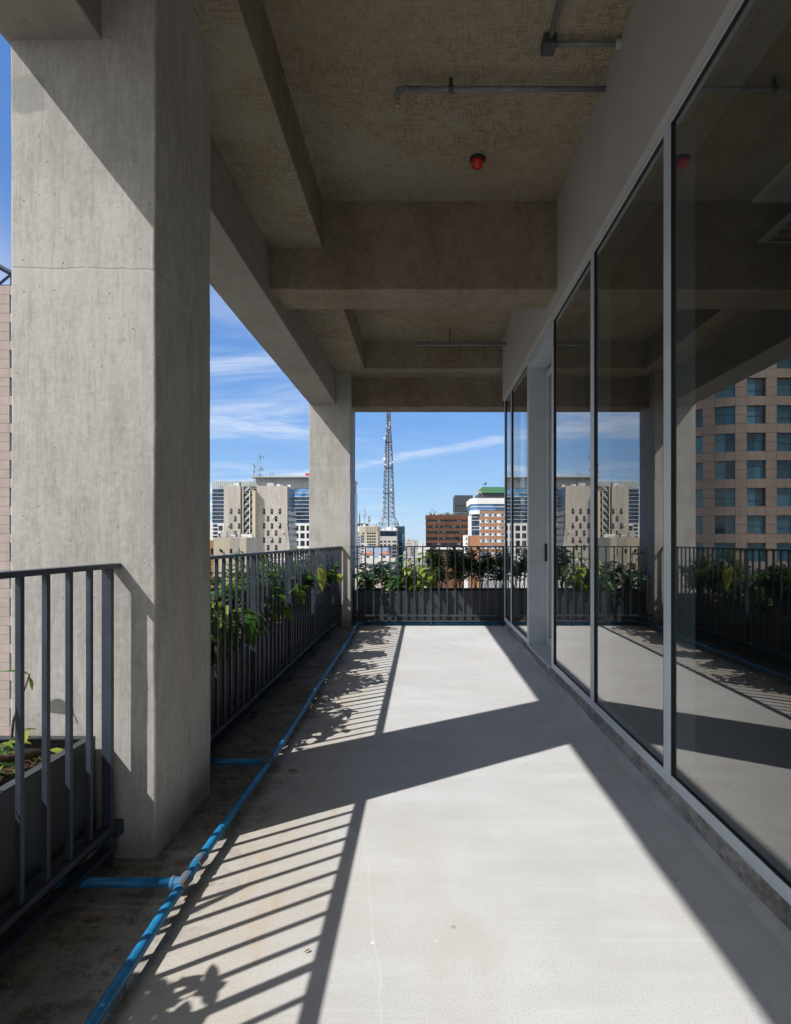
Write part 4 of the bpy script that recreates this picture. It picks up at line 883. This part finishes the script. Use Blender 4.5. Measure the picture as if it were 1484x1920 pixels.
for (p0, p1, yt, Yf, mt), lb in zip(far, lbs):
    A = bld('distant_building', lb, (p0 + p1) / 2, Yf); block(A, p0, p1, yt, Yf, 15, M[mt])
    block(A, p0 + (p1 - p0) * .25, p0 + (p1 - p0) * .7, yt - 1.6, Yf + 3, 8, M['b_grey'], 'roof_room', ybot=yt)
    fh = 3.2 * FPX / Yf; nc = max(2, int((p1 - p0) / 2.6))
    for k in range(min(6, int(50 / fh))):
        for j in range(nc):
            pc = p0 + (p1 - p0) * (j + .5) / nc
            if (k * 7 + j * 3 + int(p0)) % 5: front(A, pc - .55, pc + .55, yt + fh * (k + .45), yt + fh * (k + .85), Yf, M['w_dark'])
# scattered lower city further down and to the sides
cols = ['b_white', 'b_pink', 'b_grey', 'b_beige2', 'b_tan']; k = 0
word = {'b_white': 'white', 'b_pink': 'pale pinkish', 'b_grey': 'grey', 'b_beige2': 'cream', 'b_tan': 'tan'}
for i in range(26):
    Yf = rg.uniform(420, 1500); px = rg.uniform(560, 1010); yt = rg.uniform(1017, 1040)
    mt = cols[i % 5]; A = bld('distant_building', '%s distant low block in the haze of rooftops below the skyline' % word[mt], px, Yf); tag(A, group='%s distant low blocks' % word[mt])
    wpx = rg.uniform(6, 16) * 500 / Yf + 3; block(A, px - wpx / 2, px + wpx / 2, yt, Yf, rg.uniform(12, 25), M[mt])

# --- timber slatted building
Y0 = 285; A = bld('apartment_building', 'building clad in brown vertical timber slats with a glass roof terrace', 840, Y0)
block(A, 799, 884, 966, Y0, 24, M['w_dark'], 'core')
for k, (a, b_) in enumerate(((966, 974.3), (978, 985.2), (990.6, 995.6), (1001, 1007.2), (1012.5, 1018), (1024.2, 1030))):
    q = MB().box((X_(798 + k * .2, Y0), Y0 - 1.3, Z_(b_, Y0)), (X_(884, Y0), Y0 - .001, Z_(a, Y0))); q.build('slat_band', M['b_slat'] if k < 5 else M['b_white'], A)
box((X_(834, Y0), Y0 - .9, Z_(990.5, Y0)), (X_(843, Y0), Y0 - .002, Z_(985.3, Y0))).build('slat_panel', M['b_slat'], A)
for yb in (974.3, 985.2, 995.6, 1007.2, 1018):
    for px in ((822.5, 863) if yb != 985.2 else (824, 833, 864)): front(A, px - .6, px + .6, yb + .1, yb + 3.5, Y0, M['b_white'], 'column', .3, -.09)
    for j in range(9): front(A, 802 + j * 9.2, 808 + j * 9.2, yb + .5, yb + 3.6, Y0, M['w_curtain' if (j * 3 + int(yb)) % 4 == 0 else 'w_blue'], 'window', .12, .05)
block(A, 799.5, 884, 1030.2, Y0 - .6, .59, M['b_brick'], 'brick_base')
for j in range(5): front(A, 806 + j * 16, 814 + j * 16, 1036, 1046, Y0 - .6, M['w_dark'])
q = MB()
for j in range(30): q.bar((X_(802.5 + j * 2.8, Y0), Y0 - 1, Z_(966, Y0)), (X_(802.5 + j * 2.8, Y0), Y0 - 1, Z_(961.5, Y0)), .06)
q.bar((X_(802, Y0), Y0 - 1, Z_(961.5, Y0)), (X_(884, Y0), Y0 - 1, Z_(961.5, Y0)), .1); q.build('terrace_rail', M['gl_screen'], A)
rgp = random.Random(9); q = MB()
for j in range(40):
    px = rgp.uniform(803, 852); leaf(q, (X_(px, Y0), Y0 + 1, Z_(966, Y0)), (rgp.uniform(-.5, .5), -.3, 1), rgp.uniform(.6, 1.5), .5, .3, .2, 3)
q.build('terrace_plants', M['leaf_dark'], A)
for px, yt in ((809.5, 955), (814.5, 957)): antenna(A, px, 965, yt, Y0 + 4, .1, 2)
A = bld('dark_block', 'windowless dark grey block rising behind the timber building', 868, 310); block(A, 853.3, 887, 928.5, 310, 20, M['b_darkgrey'])
front(A, 853.3, 884, 948, 948.7, 310, M['blackplastic'], 'shadow_joint', .1); front(A, 854, 884, 958.5, 962, 310, M['w_teal'], 'glass_strip')

# --- striped hotel
Y0 = 262; A = bld('hotel_building', 'orange and white striped hotel block with a green sheet-metal roof', 925, Y0)
block(A, 900, 1030, 957, Y0, 26, M['b_white'])
block(A, 884.5, 899.95, 964, Y0 + 1.2, 24, M['b_white'], 'corner_wall')
x0 = X_(884, Y0); poly = [(X_(883, Y0), Y0 + 3), (X_(885.5, Y0), Y0 - .6), (X_(1030, Y0), Y0 - 1.0), (X_(1030, Y0), Y0 + 26), (X_(883, Y0), Y0 + 26)]
poly = [(X_(883, Y0), Y0 + 2.5), (X_(894, Y0), Y0 - .8), (X_(1030, Y0), Y0 - .8), (X_(1030, Y0), Y0 + 26), (X_(883, Y0), Y0 + 26)]
inn = [(X_(884, Y0), Y0 + 3), (X_(894.5, Y0), Y0 - .3), (X_(1030, Y0), Y0 - .3), (X_(1030, Y0), Y0 + 25), (X_(884, Y0), Y0 + 25)]
MB().prism(poly, Z_(945, Y0), Z_(934.3, Y0)).build('parapet', M['b_white'], A)
MB().prism(inn, Z_(956.8, Y0), Z_(945.05, Y0)).build('glass_floor', M['w_brightblue'], A)
MB().prism([(X_(883.3, Y0), Y0 + 2.4), (X_(894, Y0), Y0 - .7), (X_(1030, Y0), Y0 - .7), (X_(1030, Y0), Y0 - .25), (X_(894.5, Y0), Y0 - .25), (X_(884, Y0), Y0 + 3)], Z_(951, Y0), Z_(950, Y0)).build('floor_band', M['b_white'], A)
MB().prism([(X_(883.2, Y0), Y0 + 2.5), (X_(894, Y0), Y0 - .75), (X_(899.9, Y0), Y0 - .75), (X_(899.9, Y0), Y0 + 10), (X_(883.2, Y0), Y0 + 10)], Z_(964, Y0), Z_(957, Y0)).build('corner_band', M['b_white'], A)
front(A, 884.5, 899.5, 964.5, 1003, Y0 + 1.2, M['w_blue'], 'corner_glass', .3, -.05)
for k in range(4): front(A, 884.5, 899.5, 969 + k * 6.1 + (k > 1) * 5.6, 969.9 + k * 6.1 + (k > 1) * 5.6, Y0 + 1.2, M['b_white'], 'corner_floor_band', .45, -.31)
for k in range(10):
    a = 957.2 + 12.1 * k
    front(A, 900, 1030, a, a + 5.2, Y0, M['b_orange'], 'brick_band', .15, -.001)
    front(A, 900, 1030, a - .45, a - .02, Y0, M['b_darkgrey'], 'band_shadow_line', .2, -.001) if k else None
    for j, px in enumerate((905.5, 918.6, 928.2, 941.6, 955, 968, 981, 994)):
        fr = front(A, px - 3.1, px + 3.1, a + 5.8, a + 10.4, Y0, M['w_curtain'])
        front(fr, px - .1, px + 3.0, a + 6.4, a + 10.3, Y0, M['w_dark'], 'open_sash', .12, -.085)
box((X_(898.5, Y0), Y0 + 1, Z_(934.2, Y0)), (X_(1020, Y0), Y0 + 20, Z_(924.5, Y0))).build('roof_room', M['b_darkgrey'], A)
q = MB(); z0, z1 = Z_(924, Y0), Z_(912, Y0); x0, x1 = X_(904.5, Y0), X_(1024, Y0); q.add([(x0, Y0, z0), (x1, Y0, z0), (x1, Y0 + 22, z0), (x0, Y0 + 22, z0), (x0 + .4, Y0 + 1.8, z1), (x1, Y0 + 1.8, z1 - .3), (x1, Y0 + 20, z1 - .3), (x0 + .4, Y0 + 20, z1)], [(3, 2, 1, 0), (4, 5, 6, 7), (0, 1, 5, 4), (1, 2, 6, 5), (2, 3, 7, 6), (3, 0, 4, 7)]); q.build('roof', M['b_green'], A)
front(A, 896.5, 903.5, 920.5, 927.5, Y0 + 2, M['b_tan'], 'stair_cap', .1, 3)
antenna(A, 907.5, 912, 905, Y0 + 2, .12, 4); antenna(A, 943, 912, 890, Y0 + 6, .05); antenna(A, 941, 912, 895, Y0 + 7, .04)
A = bld('annex_building', 'plain orange annex with a white edge in front of the striped hotel', 888, 245); block(A, 878.2, 900.3, 1004.5, 245, 14, M['b_orange']); block(A, 872.5, 878.15, 1003.5, 244.6, 13, M['b_white'], 'white_edge')
for k in range(4): front(A, 874, 876.5, 1009 + 9 * k, 1012 + 9 * k, 244.6, M['w_dark'])

# plant on the roofs: condensers, vents and tanks, each fixed to its own building
def clutter(owner, px0, px1, ytop, Y, n, seed, dep=(2, 9)):
    rg_ = random.Random(seed)
    for i in range(n):
        px = px0 + (px1 - px0) * (i + rg_.uniform(.1, .9)) / n; w_ = rg_.uniform(.5, 1.4); h_ = rg_.uniform(.6, 1.7); y = Y + rg_.uniform(*dep); x = X_(px, Y); z = Z_(ytop, Y)
        if i % 3 == 2: MB().tube([(x, y, z), (x, y, z + h_ * 1.3)], w_ * .35, 8).build('vent_pipe', M['steelgrey'], owner)
        else: box((x - w_, y, z), (x + w_, y + 1.2, z + h_)).build('condenser', M['b_white' if i % 2 else 'b_grey'], owner)
def owner(lbl): return next(o_ for o_ in COL.objects if o_.parent is None and lbl in o_.get('label', ''))
clutter(owner('weathered beige concrete tower'), 500, 536, 911, 200, 4, 1)
clutter(owner('weathered beige concrete tower'), 422, 449, 911, 200, 3, 2)
clutter(owner('white block under the lattice tower'), 705, 722, 994, 450, 5, 3)
clutter(owner('beige office block left of the lattice'), 675, 708, 986.5, 420, 6, 4)
clutter(owner('timber slats'), 826, 852, 966, 285, 5, 5, (6, 16))
clutter(owner('dark teal glass tower'), 744, 758, 987, 480, 3, 6)
clutter(owner('cream windowless rooftop block'), 404, 460, 1007.7, 120, 4, 7, (3, 7))
# split air units and downpipes on the nearer facades
for lb, pts_, Yb in (('weathered beige concrete tower', ((428, 985), (445, 1003), (513, 970), (524, 984), (531, 998), (510, 1011)), 200), ('striped hotel', ((912, 974.5), (935, 986.6), (912, 1010.8), (948, 998.7)), 262)):
    for px, py in pts_: front(owner(lb), px - 1.1, px + 1.1, py - 1, py + 1, Yb, M['b_white'], 'air_unit', .5, -.001)

# --- granite building to the left (mirrored in the panes; a sliver shows beside the column)
M['granite'] = wallmat('brown_granite', (.40, .325, .285), .10, streak=(.5, .5, .5))
M['joint'] = paint('dark_joint', (.05, .042, .04), .9)
GXC, GY, GR = -41.4, 73.0, 8.5; FLH = 3.62; BAY = 3.85; WW = 2.42
A = thing('granite_building', 'brown granite office building with a rounded end and grids of blue windows', 'building', (GXC, GY, ZG))
zs0 = 20.1 - FLH * 19; NF = 23
def gpt(s, out=0):      # s metres along the facade; 0 at the start of the curve, negative on the flat wing
    if s <= 0: return Vector((GXC + s, GY - out, 0))
    a = s / GR
    return Vector((GXC + math.sin(a) * (GR + out), GY + GR - math.cos(a) * (GR + out), 0))
def gbox(mb, s0, s1, z0, z1, o0, o1, n=1):
    for i in range(n):
        a, b_ = s0 + (s1 - s0) * i / n, s0 + (s1 - s0) * (i + 1) / n
        P_ = [gpt(a, o1), gpt(b_, o1), gpt(b_, o0), gpt(a, o0)]; zz = lambda z: Vector((0, 0, z))
        mb.add([q + zz(z0) for q in P_] + [q + zz(z1) for q in P_], [(3, 2, 1, 0), (4, 5, 6, 7), (0, 1, 5, 4), (1, 2, 6, 5), (2, 3, 7, 6), (3, 0, 4, 7)])
cl_ = MB(); jn = MB(); rest = MB(); g_ = .035
S0 = -1.40 - 8 * BAY          # window left edges at S0 + k*BAY
bays = [S0 + k * BAY for k in range(-3, 14)]
gbox(jn, bays[0] - 2, GR * math.pi / 2, ZG, zs0 + FLH * NF, -1.2, -.45, 60)
for bi, s in enumerate(bays):
    for f in range(NF):
        zb = zs0 + f * FLH; zt_ = zb + FLH; n = 2 if s + BAY > 0 else 1
        # window from zb to zb+2.4, spandrel above, pier to the right
        for j in range(2): gbox(cl_, s + WW * j / 2 + g_ / 2, s + WW * (j + 1) / 2 - g_ / 2, zb + 2.40 + g_ / 2, zt_ - g_ / 2, -.44, 0, n)
        for j in range(3): gbox(cl_, s + WW + g_ / 2, s + BAY - g_ / 2, zb + FLH * j / 3 + g_ / 2, zb + FLH * (j + 1) / 3 - g_ / 2, -.44, 0, n)
        if 13 <= f <= 21 and 7 <= bi <= 13:
            q = MB(); gbox(q, s, s + WW, zb + .02, zb + 2.38, -.44, -.36, n); wn = q.build('window', M['w_granite'], A)
            rr = (bi * 5 + f * 3) % 4
            q = MB(); gbox(q, s, s + WW, zb + .75 + .3 * rr, zb + .80 + .3 * rr, -.355, -.30, n); q.build('window_bar', M['darkblue'], wn)
        else: gbox(rest, s, s + WW, zb + .02, zb + 2.38, -.44, -.36, n)
jn.build('backing_wall', M['joint'], A); cl_.build('granite_cladding', M['granite'], A)
tag(rest.build('window_glazing', M['w_granite'], A), kind='stuff')
box((GXC - 46, GY + .5, ZG), (GXC, GY + 22, zs0 + FLH * NF - .1)).build('rear_wall', M['granite'], A)
q = MB(); zt_ = zs0 + FLH * NF
for i in range(12):
    x0 = GXC - 24 + i * 2.2 ; z0 = zt_ + max(0, (-54.2 - x0)) * .5
    q.bar((x0, GY + .5, zt_), (x0, GY + .5, zt_ + 1.6 + max(0, -54 - x0) * .55), .35); q.bar((x0, GY + .5, zt_), (x0 + 2.2, GY + .5, zt_ + 1.6 + max(0, -54 - x0 - 2.2) * .55), .3)
q.bar((GXC - 26, GY + .5, zt_ + .1), (GXC + 2, GY + .5, zt_ + .1), .4); q.bar((GXC - 26, GY + .5, zt_ + 1.6 + 13.4 * .55), (-54, GY + .5, zt_ + 1.6), .5); q.bar((-54, GY + .5, zt_ + 1.6), (GXC + 2, GY + .5, zt_ + 1.6), .4)
q.build('roof_truss', M['darkblue'], A)
# the host building below the terrace
struct('lower_storeys', box((-1.5, YN, ZG), (9, 8.4, -.36)), M['b_grey'])
